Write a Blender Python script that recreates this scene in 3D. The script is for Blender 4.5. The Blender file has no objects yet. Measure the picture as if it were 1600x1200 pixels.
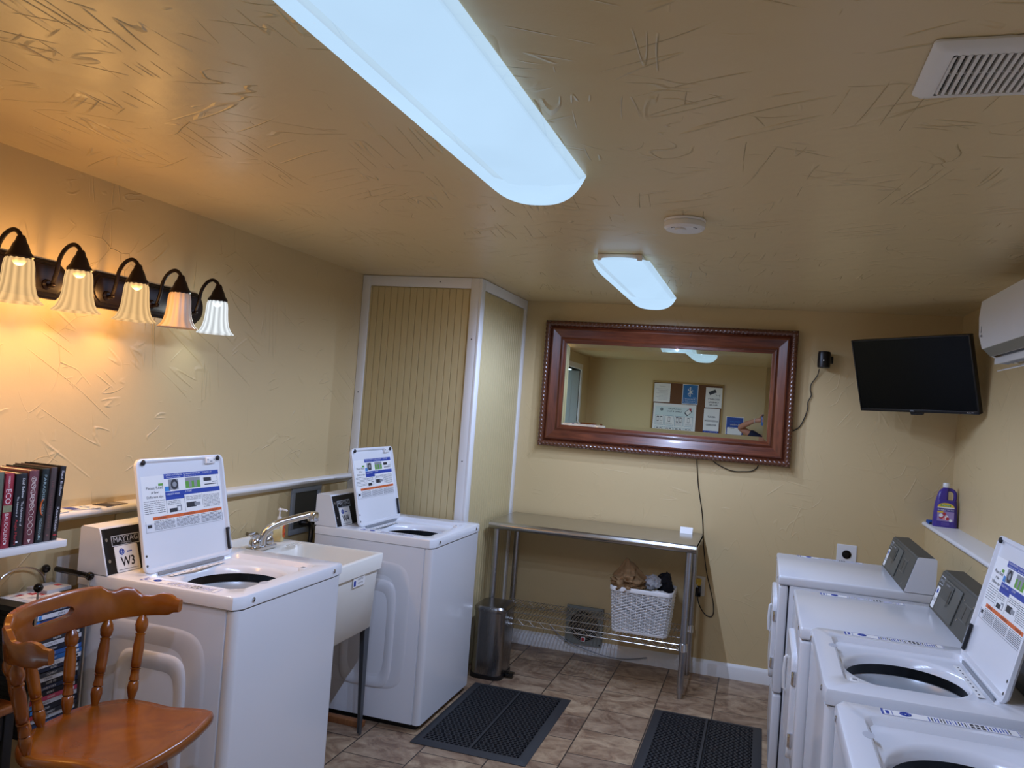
import bpy, bmesh, math, random
from mathutils import Vector, Matrix
random.seed(7)
sin, cos, pi = math.sin, math.cos, math.pi
S = bpy.context.scene
COL = S.collection

# ------------------------------------------------------------------ camera, world, exposure
F_PX, YAW, PITCH, ROLL, CAMH = 1269.99, -0.30393, 0.02197, -0.07510, 1.6095
cd = bpy.data.cameras.new('camera'); cam = bpy.data.objects.new('camera', cd); COL.objects.link(cam)
_f = Vector((sin(YAW) * cos(PITCH), cos(YAW) * cos(PITCH), sin(PITCH)))
_r = Vector((cos(YAW), -sin(YAW), 0)); _u = _r.cross(_f)
R2 = cos(ROLL) * _r - sin(ROLL) * _u; U2 = sin(ROLL) * _r + cos(ROLL) * _u
cam.matrix_world = Matrix(((R2.x, U2.x, -_f.x, 0), (R2.y, U2.y, -_f.y, 0), (R2.z, U2.z, -_f.z, CAMH), (0, 0, 0, 1)))
cd.sensor_fit = 'HORIZONTAL'; cd.sensor_width = 36; cd.lens = F_PX * 36 / 1600
cd.clip_start = 0.02
S.camera = cam
W = bpy.data.worlds.new('sky'); S.world = W; W.use_nodes = True
W.node_tree.nodes['Background'].inputs[0].default_value = (0.55, 0.78, 1.0, 1)
W.node_tree.nodes['Background'].inputs[1].default_value = 1.6
S.view_settings.view_transform = 'Standard'; S.view_settings.look = 'None'
S.view_settings.exposure = 1.0; S.view_settings.gamma = 1.0
try: S.view_settings.use_curve_mapping = False
except Exception: pass
FIX_COL = (0.51, 0.645, 1.0); FIX_W = 46.0      # each spot inside the ceiling fixtures
WARM_COL = (1.0, 0.52, 0.15); WARM_W = 3.5
COOL_W = .8

# ------------------------------------------------------------------ room numbers
XL, XR, YW, YB, XB, H, YBACK = -2.35, 1.064, 5.294, 4.374, -1.605, 2.304, -0.45
XRL = 0.935           # right knee wall
WT = 0.92             # washer top height

# ------------------------------------------------------------------ materials
def lin(c):
    if isinstance(c, str):
        c = c.lstrip('#'); c = tuple(int(c[i:i + 2], 16) / 255 for i in (0, 2, 4))
    return tuple((x / 12.92 if x <= .04045 else ((x + .055) / 1.055) ** 2.4) for x in c[:3]) + (1,)
MATS = {}
def mat(name, col, rough=.5, metal=0, spec=.5, emit=None, es=0, bump=0, bscale=50, var=0, vscale=8, coat=0, trans=0, alpha=1):
    if name in MATS: return MATS[name]
    m = bpy.data.materials.new(name); m.use_nodes = True; nt = m.node_tree; b = nt.nodes['Principled BSDF']
    c = lin(col)
    b.inputs['Base Color'].default_value = c; b.inputs['Roughness'].default_value = rough
    b.inputs['Metallic'].default_value = metal; b.inputs['Specular IOR Level'].default_value = spec
    b.inputs['Coat Weight'].default_value = coat; b.inputs['Coat Roughness'].default_value = .15
    b.inputs['Transmission Weight'].default_value = trans
    if emit: b.inputs['Emission Color'].default_value = lin(emit); b.inputs['Emission Strength'].default_value = es
    tc = nt.nodes.new('ShaderNodeTexCoord')
    if var:
        n = nt.nodes.new('ShaderNodeTexNoise'); n.inputs['Scale'].default_value = vscale; n.inputs['Detail'].default_value = 4
        nt.links.new(tc.outputs['Object'], n.inputs['Vector'])
        mx = nt.nodes.new('ShaderNodeMix'); mx.data_type = 'RGBA'
        mx.inputs[6].default_value = tuple(x * (1 - var) for x in c[:3]) + (1,); mx.inputs[7].default_value = tuple(min(1, x * (1 + var)) for x in c[:3]) + (1,)
        nt.links.new(n.outputs['Fac'], mx.inputs[0]); nt.links.new(mx.outputs[2], b.inputs['Base Color'])
    if bump:
        n = nt.nodes.new('ShaderNodeTexNoise'); n.inputs['Scale'].default_value = bscale; n.inputs['Detail'].default_value = 3
        nt.links.new(tc.outputs['Object'], n.inputs['Vector'])
        bp = nt.nodes.new('ShaderNodeBump'); bp.inputs['Strength'].default_value = bump; bp.inputs['Distance'].default_value = .005
        nt.links.new(n.outputs['Fac'], bp.inputs['Height']); nt.links.new(bp.outputs['Normal'], b.inputs['Normal'])
    MATS[name] = m; return m

def math_node(nt, op, a, b=None, clamp=False):
    n = nt.nodes.new('ShaderNodeMath'); n.operation = op; n.use_clamp = clamp
    for i, x in enumerate((a, b)):
        if x is None: continue
        if isinstance(x, (int, float)): n.inputs[i].default_value = x
        else: nt.links.new(x, n.inputs[i])
    return n.outputs[0]

def plaster(name, col, rough, amount, seed, dist=.004, axis=2):
    """painted skip-trowel plaster: sparse raised ridges and strokes"""
    m = bpy.data.materials.new(name); m.use_nodes = True; nt = m.node_tree; b = nt.nodes['Principled BSDF']
    b.inputs['Base Color'].default_value = lin(col); b.inputs['Roughness'].default_value = rough
    b.inputs['Specular IOR Level'].default_value = .5
    tc = nt.nodes.new('ShaderNodeTexCoord'); mp = nt.nodes.new('ShaderNodeMapping')
    mp.inputs['Location'].default_value = (seed, seed * 2.3, seed * .7)
    nt.links.new(tc.outputs['Object'], mp.inputs['Vector'])
    V = mp.outputs['Vector']
    def noise(scale, det=2, vec=V):
        n = nt.nodes.new('ShaderNodeTexNoise'); n.inputs['Scale'].default_value = scale; n.inputs['Detail'].default_value = det
        nt.links.new(vec, n.inputs['Vector']); return n
    warp = noise(2.2, 2)
    add = nt.nodes.new('ShaderNodeVectorMath'); add.operation = 'MULTIPLY_ADD'
    nt.links.new(warp.outputs['Color'], add.inputs[0]); add.inputs[1].default_value = (.35, .35, .35); nt.links.new(V, add.inputs[2])
    hs = None
    for k, (ang, sc, st, th, wid) in enumerate(((.5, 4.2, 3.2, .565, .016), (1.45, 5, 3.6, .56, .015), (2.5, 3.8, 3.0, .59, .013), (-.25, 9, 2.0, .60, .02))):
        r1 = nt.nodes.new('ShaderNodeMapping'); ro = [0, 0, 0]; ro[axis] = ang; r1.inputs['Rotation'].default_value = ro; r1.inputs['Location'].default_value = (k * 3.7, k * 1.9, k * 5.1)
        nt.links.new(V, r1.inputs['Vector']); r2 = nt.nodes.new('ShaderNodeMapping'); s3 = [1, 1, 1]; s3[(axis + 1) % 3] = 1 / st; s3[(axis + 2) % 3] = st * .8; r2.inputs['Scale'].default_value = s3
        nt.links.new(r1.outputs[0], r2.inputs['Vector']); nz = noise(sc, 1.0, r2.outputs[0])
        rid = math_node(nt, 'SUBTRACT', 1, math_node(nt, 'DIVIDE', math_node(nt, 'ABSOLUTE', math_node(nt, 'SUBTRACT', nz.outputs['Fac'], .5)), wid), True)
        ms = noise(3.1 + k * .8, 2, r1.outputs[0]); mk = math_node(nt, 'MULTIPLY', math_node(nt, 'SUBTRACT', ms.outputs['Fac'], th), 18, True)
        h = math_node(nt, 'MULTIPLY', math_node(nt, 'MULTIPLY', rid, mk), .8); hs = h if hs is None else math_node(nt, 'ADD', hs, h)
    for k, (sc, wid, th) in enumerate(((6.5, .014, .60),)):
        vo = nt.nodes.new('ShaderNodeTexVoronoi'); vo.feature = 'DISTANCE_TO_EDGE'; vo.inputs['Scale'].default_value = sc
        nt.links.new(add.outputs[0], vo.inputs['Vector'])
        edge = math_node(nt, 'SUBTRACT', 1, math_node(nt, 'DIVIDE', vo.outputs['Distance'], wid), True)
        nn = noise(2.6 + 1.7 * k, 3)
        msk = math_node(nt, 'MULTIPLY', math_node(nt, 'SUBTRACT', nn.outputs['Fac'], th), 14, True)
        h = math_node(nt, 'MULTIPLY', edge, msk)
        hs = h if hs is None else math_node(nt, 'ADD', hs, h)
    big = noise(7, 3); hs = math_node(nt, 'ADD', hs, math_node(nt, 'MULTIPLY', big.outputs['Fac'], .9))
    fine = noise(160, 2); hs = math_node(nt, 'ADD', hs, math_node(nt, 'MULTIPLY', fine.outputs['Fac'], .05))
    bp = nt.nodes.new('ShaderNodeBump'); bp.inputs['Strength'].default_value = amount; bp.inputs['Distance'].default_value = dist
    nt.links.new(hs, bp.inputs['Height']); nt.links.new(bp.outputs['Normal'], b.inputs['Normal'])
    MATS[name] = m; return m

def wood(name, c1, c2, rough=.3, scale=(1, 1, 12), coat=.3, ring=9):
    m = bpy.data.materials.new(name); m.use_nodes = True; nt = m.node_tree; b = nt.nodes['Principled BSDF']
    b.inputs['Roughness'].default_value = rough; b.inputs['Coat Weight'].default_value = coat; b.inputs['Coat Roughness'].default_value = .12
    tc = nt.nodes.new('ShaderNodeTexCoord'); mp = nt.nodes.new('ShaderNodeMapping'); mp.inputs['Scale'].default_value = scale
    nt.links.new(tc.outputs['Object'], mp.inputs['Vector'])
    n = nt.nodes.new('ShaderNodeTexNoise'); n.inputs['Scale'].default_value = ring; n.inputs['Detail'].default_value = 6; n.inputs['Distortion'].default_value = 1.2
    nt.links.new(mp.outputs[0], n.inputs['Vector'])
    r = nt.nodes.new('ShaderNodeValToRGB'); r.color_ramp.elements[0].position = .3; r.color_ramp.elements[1].position = .72
    r.color_ramp.elements[0].color = lin(c1); r.color_ramp.elements[1].color = lin(c2)
    nt.links.new(n.outputs['Fac'], r.inputs[0]); nt.links.new(r.outputs[0], b.inputs['Base Color'])
    bp = nt.nodes.new('ShaderNodeBump'); bp.inputs['Strength'].default_value = .08; bp.inputs['Distance'].default_value = .002
    nt.links.new(n.outputs['Fac'], bp.inputs['Height']); nt.links.new(bp.outputs[0], b.inputs['Normal'])
    MATS[name] = m; return m

def brushed(name, col, rough, scale, bump=.05):
    m = bpy.data.materials.new(name); m.use_nodes = True; nt = m.node_tree; b = nt.nodes['Principled BSDF']
    b.inputs['Base Color'].default_value = lin(col); b.inputs['Metallic'].default_value = 1
    tc = nt.nodes.new('ShaderNodeTexCoord'); mp = nt.nodes.new('ShaderNodeMapping'); mp.inputs['Scale'].default_value = scale
    nt.links.new(tc.outputs['Object'], mp.inputs['Vector'])
    n = nt.nodes.new('ShaderNodeTexNoise'); n.inputs['Scale'].default_value = 12; n.inputs['Detail'].default_value = 3
    nt.links.new(mp.outputs[0], n.inputs['Vector'])
    rr = nt.nodes.new('ShaderNodeMapRange'); rr.inputs[3].default_value = rough * .75; rr.inputs[4].default_value = rough * 1.3
    nt.links.new(n.outputs['Fac'], rr.inputs[0]); nt.links.new(rr.outputs[0], b.inputs['Roughness'])
    bp = nt.nodes.new('ShaderNodeBump'); bp.inputs['Strength'].default_value = bump; bp.inputs['Distance'].default_value = .001
    nt.links.new(n.outputs['Fac'], bp.inputs['Height']); nt.links.new(bp.outputs[0], b.inputs['Normal'])
    MATS[name] = m; return m

def floor_mat():
    m = bpy.data.materials.new('stone_look_tile'); m.use_nodes = True; nt = m.node_tree; b = nt.nodes['Principled BSDF']
    tc = nt.nodes.new('ShaderNodeTexCoord'); mp = nt.nodes.new('ShaderNodeMapping')
    mp.inputs['Rotation'].default_value = (0, 0, pi / 2)
    mp.inputs['Location'].default_value = (0.03, 1.09 + .306 * 20, 0)
    # object space -> (u=-y.., v=x) so the continuous joints run away from the camera
    nt.links.new(tc.outputs['Object'], mp.inputs['Vector'])
    mp.inputs['Rotation'].default_value = (0, 0, -pi / 2)
    mp.inputs['Location'].default_value = (10 * .306 + .06, 0.306 * 20 + 1.09 * -1 + .0, 0)
    sx = nt.nodes.new('ShaderNodeSeparateXYZ'); nt.links.new(tc.outputs['Object'], sx.inputs[0])
    cx = nt.nodes.new('ShaderNodeCombineXYZ')
    nt.links.new(math_node(nt, 'ADD', sx.outputs[1], .306 * 9.0 - 4.68), cx.inputs[0])
    nt.links.new(math_node(nt, 'ADD', sx.outputs[0], .306 * 20 + 1.086), cx.inputs[1])
    br = nt.nodes.new('ShaderNodeTexBrick'); br.offset = .5; br.offset_frequency = 2; br.squash = 1
    br.inputs['Scale'].default_value = 1; br.inputs['Brick Width'].default_value = .306; br.inputs['Row Height'].default_value = .306
    br.inputs['Mortar Size'].default_value = .0035; br.inputs['Mortar Smooth'].default_value = .3
    br.inputs['Color1'].default_value = (0, 0, 0, 1); br.inputs['Color2'].default_value = (1, 1, 1, 1); br.inputs['Mortar'].default_value = (.5, .5, .5, 1)
    nt.links.new(cx.outputs[0], br.inputs['Vector'])
    n = nt.nodes.new('ShaderNodeTexNoise'); n.inputs['Scale'].default_value = 7; n.inputs['Detail'].default_value = 9; n.inputs['Roughness'].default_value = .68; n.inputs['Distortion'].default_value = .8
    off = nt.nodes.new('ShaderNodeVectorMath'); off.operation = 'MULTIPLY_ADD'
    nt.links.new(br.outputs['Color'], off.inputs[0]); off.inputs[1].default_value = (9, 9, 9); nt.links.new(tc.outputs['Object'], off.inputs[2])
    st = nt.nodes.new('ShaderNodeVectorMath'); st.operation = 'MULTIPLY'; nt.links.new(off.outputs[0], st.inputs[0]); st.inputs[1].default_value = (1, 1.35, 1)
    nt.links.new(st.outputs[0], n.inputs['Vector'])
    r = nt.nodes.new('ShaderNodeValToRGB'); e = r.color_ramp.elements
    e[0].position = .28; e[0].color = lin('#6b5546'); e[1].position = .75; e[1].color = lin('#d2bd9e')
    k = r.color_ramp.elements.new(.5); k.color = lin('#a58e74'); k = r.color_ramp.elements.new(.42); k.color = lin('#8c735c')
    nt.links.new(n.outputs['Fac'], r.inputs[0])
    mx = nt.nodes.new('ShaderNodeMix'); mx.data_type = 'RGBA'; mx.blend_type = 'MULTIPLY'
    mx.inputs[0].default_value = .55; nt.links.new(r.outputs[0], mx.inputs[6])
    r2 = nt.nodes.new('ShaderNodeValToRGB'); r2.color_ramp.elements[0].color = lin('#a08a86'); r2.color_ramp.elements[1].color = lin('#fff4e4')
    nt.links.new(br.outputs['Color'], r2.inputs[0]); nt.links.new(r2.outputs[0], mx.inputs[7])
    m2 = nt.nodes.new('ShaderNodeMix'); m2.data_type = 'RGBA'; nt.links.new(br.outputs['Fac'], m2.inputs[0])
    nt.links.new(mx.outputs[2], m2.inputs[6]); m2.inputs[7].default_value = lin('#3c322a')
    nt.links.new(m2.outputs[2], b.inputs['Base Color']); b.inputs['Roughness'].default_value = .42
    h = math_node(nt, 'SUBTRACT', math_node(nt, 'MULTIPLY', n.outputs['Fac'], .5), br.outputs['Fac'])
    bp = nt.nodes.new('ShaderNodeBump'); bp.inputs['Strength'].default_value = .35; bp.inputs['Distance'].default_value = .003
    nt.links.new(h, bp.inputs['Height']); nt.links.new(bp.outputs[0], b.inputs['Normal'])
    MATS['floor'] = m; return m

WALLC = '#cfb788'
m_wall = plaster('wall_plaster', WALLC, .42, .32, 3.1, .004, 1)
m_wallX = plaster('side_wall_plaster', WALLC, .42, .6, 6.1, .004, 0)
m_wallS = plaster('wall_plaster_low', WALLC, .45, .25, 9.1)
m_ceil = plaster('ceiling_plaster', '#d9c292', .34, .8, 5.7, .005)
m_floor = floor_mat()
m_trim = mat('white_trim', '#e9e8e6', .4)
m_bead = mat('beadboard_paint', '#cbb98a', .42, bump=.05, bscale=30)
m_white = mat('white_enamel', '#e4e6ea', .22, coat=.35)
m_white2 = mat('white_enamel_matte', '#dfe2e8', .38)
m_plast = mat('white_plastic', '#e6e5e3', .35)
m_black = mat('black_plastic', '#0d0d10', .35)
m_blackg = mat('black_gloss', '#050507', .12)
m_dark = mat('dark_rubber', '#141417', .6)
m_char = mat('charcoal_console', '#45453f', .5)
m_char2 = mat('charcoal_console_light', '#55554e', .45)
m_chrome = mat('chrome', '#d8dade', .12, 1)
m_wire = mat('zinc_wire', '#c9c7c2', .28, 1)
m_steel = brushed('brushed_steel', '#b9b7b2', .24, (1, 30, 1))
m_can = brushed('steel_can', '#8f8d8c', .25, (30, 30, 1))
m_leg = brushed('steel_leg', '#b0b1b6', .3, (1, 1, 1), .01)
m_bronze = mat('oil_bronze', '#1c1214', .32, .55)
m_maple = wood('orange_maple', '#70360a', '#96520a', .27, (1, 1, 1), .35, 6)
m_mahog = wood('mahogany', '#4a200f', '#753b22', .32, (1, 9, 9), .35, 5)
m_mahogV = wood('mahogany_upright', '#4a200f', '#753b22', .32, (9, 9, 1), .35, 5)
m_rope = mat('dark_rope_wood', '#5c3320', .28, coat=.5)
m_oak = wood('oak_top', '#7a3f18', '#a8642c', .3, (1, 8, 1), .4, 6)
m_mirror = mat('mirror_silver', '#d6dcd2', .005, 1)
m_sink = mat('sink_plastic', '#e9e6dc', .35)
m_blue = mat('label_blue', '#1c3fa0', .4)
m_lblue = mat('label_light_blue', '#2f86cf', .4)
m_green = mat('label_green', '#5fa035', .4)
m_orange = mat('label_orange', '#d9652a', .4)
m_ink = mat('ink', '#23232b', .5)
m_grey = mat('mid_grey', '#8d9095', .45)
m_paper = mat('paper', '#ecebe8', .5)
m_red = mat('red_print', '#b8323a', .45)
m_ltgrey = mat('light_grey', '#b9bcc0', .45)
m_yellow = mat('yellow_print', '#e3bd3d', .45)
m_teal = mat('teal', '#155a70', .6, bump=.4, bscale=40)
m_skin = mat('skin', '#b9826a', .5)
m_glassdark = mat('tv_screen', '#050607', .22, spec=.18)

# ------------------------------------------------------------------ geometry helper
class G:
    def __init__(s, M=None): s.v = []; s.f = []; s.m = []; s.M = M or Matrix()
    def add(s, vs, fs, mi=0, M=None):
        A = s.M @ M if M is not None else s.M; o = len(s.v)
        s.v += [tuple(A @ Vector(p)) for p in vs]
        s.f += [tuple(i + o for i in f) for f in fs]; s.m += [mi] * len(fs); return s
    def box(s, x0, y0, z0, x1, y1, z1, mi=0, r=0, seg=2, M=None):
        if x0 > x1: x0, x1 = x1, x0
        if y0 > y1: y0, y1 = y1, y0
        if z0 > z1: z0, z1 = z1, z0
        bm = bmesh.new(); bmesh.ops.create_cube(bm, size=1)
        bmesh.ops.scale(bm, vec=(x1 - x0, y1 - y0, z1 - z0), verts=bm.verts)
        bmesh.ops.translate(bm, vec=((x0 + x1) / 2, (y0 + y1) / 2, (z0 + z1) / 2), verts=bm.verts)
        if r > 0:
            r = min(r, .49 * min(x1 - x0, y1 - y0, z1 - z0))
            bmesh.ops.bevel(bm, geom=list(bm.edges), offset=r, segments=seg, profile=.5, affect='EDGES')
        s._bm(bm, mi, M); return s
    def _bm(s, bm, mi, M=None):
        bm.verts.index_update()
        s.add([v.co[:] for v in bm.verts], [[v.index for v in f.verts] for f in bm.faces], mi, M); bm.free()
    def loft(s, rings, mi=0, cap0=True, cap1=True, closed=True, M=None):
        n = len(rings[0]); vs = [p for r in rings for p in r]; fs = []
        for i in range(len(rings) - 1):
            for j in range(n if closed else n - 1):
                k = (j + 1) % n; fs.append((i * n + j, i * n + k, (i + 1) * n + k, (i + 1) * n + j))
        if cap0 and closed: fs.append(tuple(range(n))[::-1])
        if cap1 and closed: fs.append(tuple(range((len(rings) - 1) * n, len(rings) * n)))
        return s.add(vs, fs, mi, M)
    def lathe(s, prof, n=24, mi=0, M=None, rip=0, nr=0, cap0=True, cap1=True):
        rings = []
        for r, z in prof:
            rings.append([((r * (1 + rip * cos(nr * 2 * pi * j / n))) * cos(2 * pi * j / n), (r * (1 + rip * cos(nr * 2 * pi * j / n))) * sin(2 * pi * j / n), z) for j in range(n)])
        return s.loft(rings, mi, cap0, cap1, True, M)
    def tube(s, pts, r, n=8, mi=0, closed=False, M=None, cap=True):
        pts = [Vector(p) for p in pts]; N = len(pts)
        rr = r if isinstance(r, (list, tuple)) else [r] * N
        up = None; rings = []
        for i, p in enumerate(pts):
            a = pts[(i - 1) % N] if (closed or i > 0) else p; b = pts[(i + 1) % N] if (closed or i < N - 1) else p
            t = (b - a).normalized() if (b - a).length > 1e-9 else Vector((0, 0, 1))
            if up is None:
                up = t.orthogonal().normalized()
            up = (up - t * up.dot(t)); up = up.normalized() if up.length > 1e-6 else t.orthogonal().normalized()
            q = t.cross(up)
            rings.append([tuple(p + (up * cos(2 * pi * j / n) + q * sin(2 * pi * j / n)) * rr[i]) for j in range(n)])
        if closed: rings.append(rings[0])
        return s.loft(rings, mi, not closed and cap, not closed and cap, True, M)
    def cyl(s, p0, p1, r0, r1=None, n=16, mi=0, M=None):
        return s.tube([p0, p1], [r0, r0 if r1 is None else r1], n, mi, False, M)
    def prism(s, poly, z0, z1, mi=0, M=None):
        return s.loft([[(x, y, z0) for x, y in poly], [(x, y, z1) for x, y in poly]], mi, True, True, True, M)
    def sphere(s, c, r, n=12, mi=0, sc=(1, 1, 1), M=None):
        pr = [(max(1e-4, r * sin(pi * i / n)), -r * cos(pi * i / n)) for i in range(n + 1)]
        T = Matrix.Translation(c) @ Matrix.Diagonal((sc[0], sc[1], sc[2], 1))
        return s.lathe(pr, n * 2, mi, (M @ T) if M is not None else T)
    def quad(s, a, b, c, d, mi=0, M=None): return s.add([a, b, c, d], [(0, 1, 2, 3)], mi, M)
    def text(s, txt, size, x, y, z, mi=0, M=None, align='CENTER', bold=False, sx=1.0, width=None):
        vs, fs = text_geo(txt)
        if not vs: return s
        xs = [v[0] for v in vs]; w = max(xs) - min(xs); x0 = min(xs)
        k = size; kx = size * sx
        if width: kx = width / w
        offx = {'CENTER': -w / 2 - x0, 'LEFT': -x0, 'RIGHT': -w - x0}[align]
        out = [((vx + offx) * kx + x, vy * k + y, z) for vx, vy in vs]
        s.add(out, fs, mi, M)
        if bold:
            for dx in (-.02, .02):
                s.add([(p[0] + dx * size, p[1] + dx * size * .6, p[2] + .00002) for p in out], fs, mi, M)
        return s
    def build(s, name, mats, parent=None, smooth=True, ang=35, origin=True):
        me = bpy.data.meshes.new(name); vs = s.v; off = (0, 0, 0)
        if parent is None and origin and vs:
            xs, ys, zs = zip(*vs); off = ((min(xs) + max(xs)) / 2, (min(ys) + max(ys)) / 2, min(zs))
            vs = [(a - off[0], b - off[1], c - off[2]) for a, b, c in vs]
        me.from_pydata(vs, [], s.f)
        mats = mats if isinstance(mats, (list, tuple)) else [mats]
        for m in mats: me.materials.append(m)
        me.polygons.foreach_set('material_index', s.m)
        bm = bmesh.new(); bm.from_mesh(me); bmesh.ops.recalc_face_normals(bm, faces=bm.faces); bm.to_mesh(me); bm.free()
        if smooth:
            me.shade_smooth()
            try: me.set_sharp_from_angle(angle=math.radians(ang))
            except Exception: pass
        me.update()
        o = bpy.data.objects.new(name, me); COL.objects.link(o); o.location = off
        if parent is not None: o.parent = parent
        return o
_TC = {}
def text_geo(txt):
    if txt in _TC: return _TC[txt]
    c = bpy.data.curves.new('t', 'FONT'); c.body = txt; c.size = 1; c.resolution_u = 2
    o = bpy.data.objects.new('t', c); COL.objects.link(o)
    bpy.context.view_layer.update()
    dg = bpy.context.evaluated_depsgraph_get(); me = bpy.data.meshes.new_from_object(o.evaluated_get(dg))
    r = ([(v.co.x, v.co.y) for v in me.vertices], [tuple(p.vertices) for p in me.polygons])
    bpy.data.objects.remove(o); bpy.data.curves.remove(c); bpy.data.meshes.remove(me)
    _TC[txt] = r; return r

def tag(o, label=None, cat=None, group=None, kind=None):
    if label: o['label'] = label
    if cat: o['category'] = cat
    if group: o['group'] = group
    if kind: o['kind'] = kind
    return o
def thing(name, label, cat, loc, rz=0, group=None):
    o = bpy.data.objects.new(name, None); COL.objects.link(o); o.location = loc; o.rotation_euler = (0, 0, rz)
    o.empty_display_size = .05
    return tag(o, label, cat, group)
def struct(name, g, mats, parent=None, **k):
    o = g.build(name, mats, parent, **k)
    if parent is None: o['kind'] = 'structure'
    return o
def frame(o, u, v, w=None):
    """matrix with local x=u, y=v, z=w (outward)"""
    u = Vector(u).normalized(); v = Vector(v).normalized(); w = u.cross(v) if w is None else Vector(w)
    return Matrix(((u.x, v.x, w.x, o[0]), (u.y, v.y, w.y, o[1]), (u.z, v.z, w.z, o[2]), (0, 0, 0, 1)))
def rrect(w, h, r, n=5, cx=0, cy=0):
    pts = []
    for qx, qy, a0 in ((1, 1, 0), (-1, 1, pi / 2), (-1, -1, pi), (1, -1, 3 * pi / 2)):
        for i in range(n + 1):
            a = a0 + pi / 2 * i / n
            pts.append((cx + qx * (w / 2 - r) + r * cos(a), cy + qy * (h / 2 - r) + r * sin(a)))
    return pts
def smoothpts(P, k=6):
    P = [Vector(p) for p in P]; out = []
    for i in range(len(P) - 1):
        a = P[max(i - 1, 0)]; b = P[i]; c = P[i + 1]; d = P[min(i + 2, len(P) - 1)]
        for j in range(k):
            t = j / k
            out.append(.5 * ((2 * b) + (c - a) * t + (2 * a - 5 * b + 4 * c - d) * t * t + (3 * b - a - 3 * c + d) * t ** 3))
    out.append(P[-1]); return out

# ================================================================== ROOM
T = .12
g = G(); g.box(XL - T, YBACK - T, -.1, XR + T, YW + T, 0); o = struct('floor', g, m_floor, origin=False)
g = G(); g.box(XL - T, YBACK - T, H, XR + T, YW + T, H + .1); struct('ceiling', g, m_ceil, origin=False)
g = G(); g.box(XL, YW, 0, XR + T, YW + T, H); struct('wall_back', g, m_wall, origin=False)
# left wall with doorway near the camera end
DY0, DY1, DZ = .10, .90, 2.10
g = G(); g.box(XL - T, DY1, 0, XL, YW + T, H); g.box(XL - T, YBACK - T, 0, XL, DY0, H); g.box(XL - T, DY0, DZ, XL, DY1, H)
struct('wall_left', g, m_wallX, origin=False)
g = G(); g.box(XR, YBACK - T, 0, XR + T, YW + T, H); g.box(XRL, YBACK, 0, XR, YW, 1.068)
struct('wall_right', g, m_wallX, origin=False)
g = G(); g.box(XL, YBACK - T, 0, XR + T, YBACK, H); struct('wall_front', g, m_wall, origin=False)
# door frame + open leaf
g = G()
for y in (DY0 - .07, DY1): g.box(XL - T, y, 0, XL + .018, y + .07, DZ + .07, r=.004)
g.box(XL - T, DY0, DZ, XL + .018, DY1, DZ + .07, r=.004)
struct('trim_1', g, m_trim)
g = G(); M = Matrix.Translation((XL - .02, DY0 + .02, 0)) @ Matrix.Rotation(math.radians(52), 4, 'Z')
g.box(0, 0, .01, .04, .76, DZ - .02, r=.003, M=M)
for z0, z1 in ((.15, .95), (1.1, 1.95)):
    for y0, y1 in ((.1, .35), (.42, .67)): g.box(-.004, y0, z0, .044, y1, z1, r=.006, M=M)
d = struct('door_1', g, mat('door_grey', '#9fa3a0', .5), None)
# bump-out box with beadboard
g = G(); g.box(XL, YB, 0, XB, YW, H); struct('wall_box', g, m_bead, origin=False)
def bead(L, z0, z1, M, mi=0, g=None):
    p = .0415; n = int(L / p); rows = []; xs = []
    for i in range(n + 1):
        x = i * p
        for dx, d in ((0, .006), (.010, .006), (.013, .001), (.016, .006), (.0165, .006)):
            if x + dx < L: xs.append((x + dx, d))
    xs.append((L, .006))
    vs = [(x, d, z0) for x, d in xs] + [(x, d, z1) for x, d in xs]; n = len(xs)
    g.add(vs, [(i, i + 1, n + i + 1, n + i) for i in range(n - 1)], mi, M)
g = G()
bead(XB - XL - .10, .02, H - .07, Matrix.Translation((XL + .05, YB, 0)) @ Matrix.Diagonal((1, -1, 1, 1)), 0, g)
bead(YW - YB - .10, .02, H - .07, Matrix.Translation((XB, YB + .05, 0)) @ Matrix(((0, 1, 0, 0), (1, 0, 0, 0), (0, 0, 1, 0), (0, 0, 0, 1))), 0, g)
struct('wall_beadboard', g, m_bead, ang=15)
def trimbox(name, *b, r=.003):
    g = G(); g.box(*b, r=r); return struct(name, g, m_trim)
tt = .016
trimbox('trim_2', XL + .001, YB - tt, 0, XL + .052, YB + .0, H - .002)
trimbox('trim_3', XB - .05, YB - tt, 0, XB + .001, YB, H - .002)
trimbox('trim_4', XL + .052, YB - tt, H - .062, XB - .05, YB, H - .002)
trimbox('trim_5', XB, YB - tt, 0, XB + tt, YB + .05, H - .002)
trimbox('trim_6', XB, YB + .05, H - .062, XB + tt, YW - .05, H - .002)
trimbox('trim_7', XB, YW - .05, 0, XB + tt, YW, H - .002)
# nail heads
g = G()
for (x, y, z, ax) in ((XB - .025, YB - tt, 1.95, 'y'), (XB - .025, YB - tt, 1.25, 'y'), (-1.85, YB - tt, H - .03, 'y'), (XL + .026, YB - tt, 1.6, 'y')):
    g.cyl((x, y - .0006, z), (x, y + .001, z), .004, n=8)
struct('trim_8', g, m_ink)
# baseboards
g = G(); g.loft([[(x, YW, 0), (x, YW - .015, 0), (x, YW - .015, .07), (x, YW - .010, .082), (x, YW - .004, .092), (x, YW, .092)] for x in (XB + tt, XRL)])
struct('baseboard_back', g, m_trim)
g = G(); g.loft([[(XRL, y, 0), (XRL - .014, y, 0), (XRL - .014, y, .08), (XRL, y, .092)] for y in (YBACK, YW - .015)])
struct('baseboard_right', g, m_trim)
g = G(); g.loft([[(XL, y, 0), (XL + .014, y, 0), (XL + .014, y, .08), (XL, y, .092)] for y in (DY1 + .07, YB - .02)])
struct('baseboard_left', g, m_trim)
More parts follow.
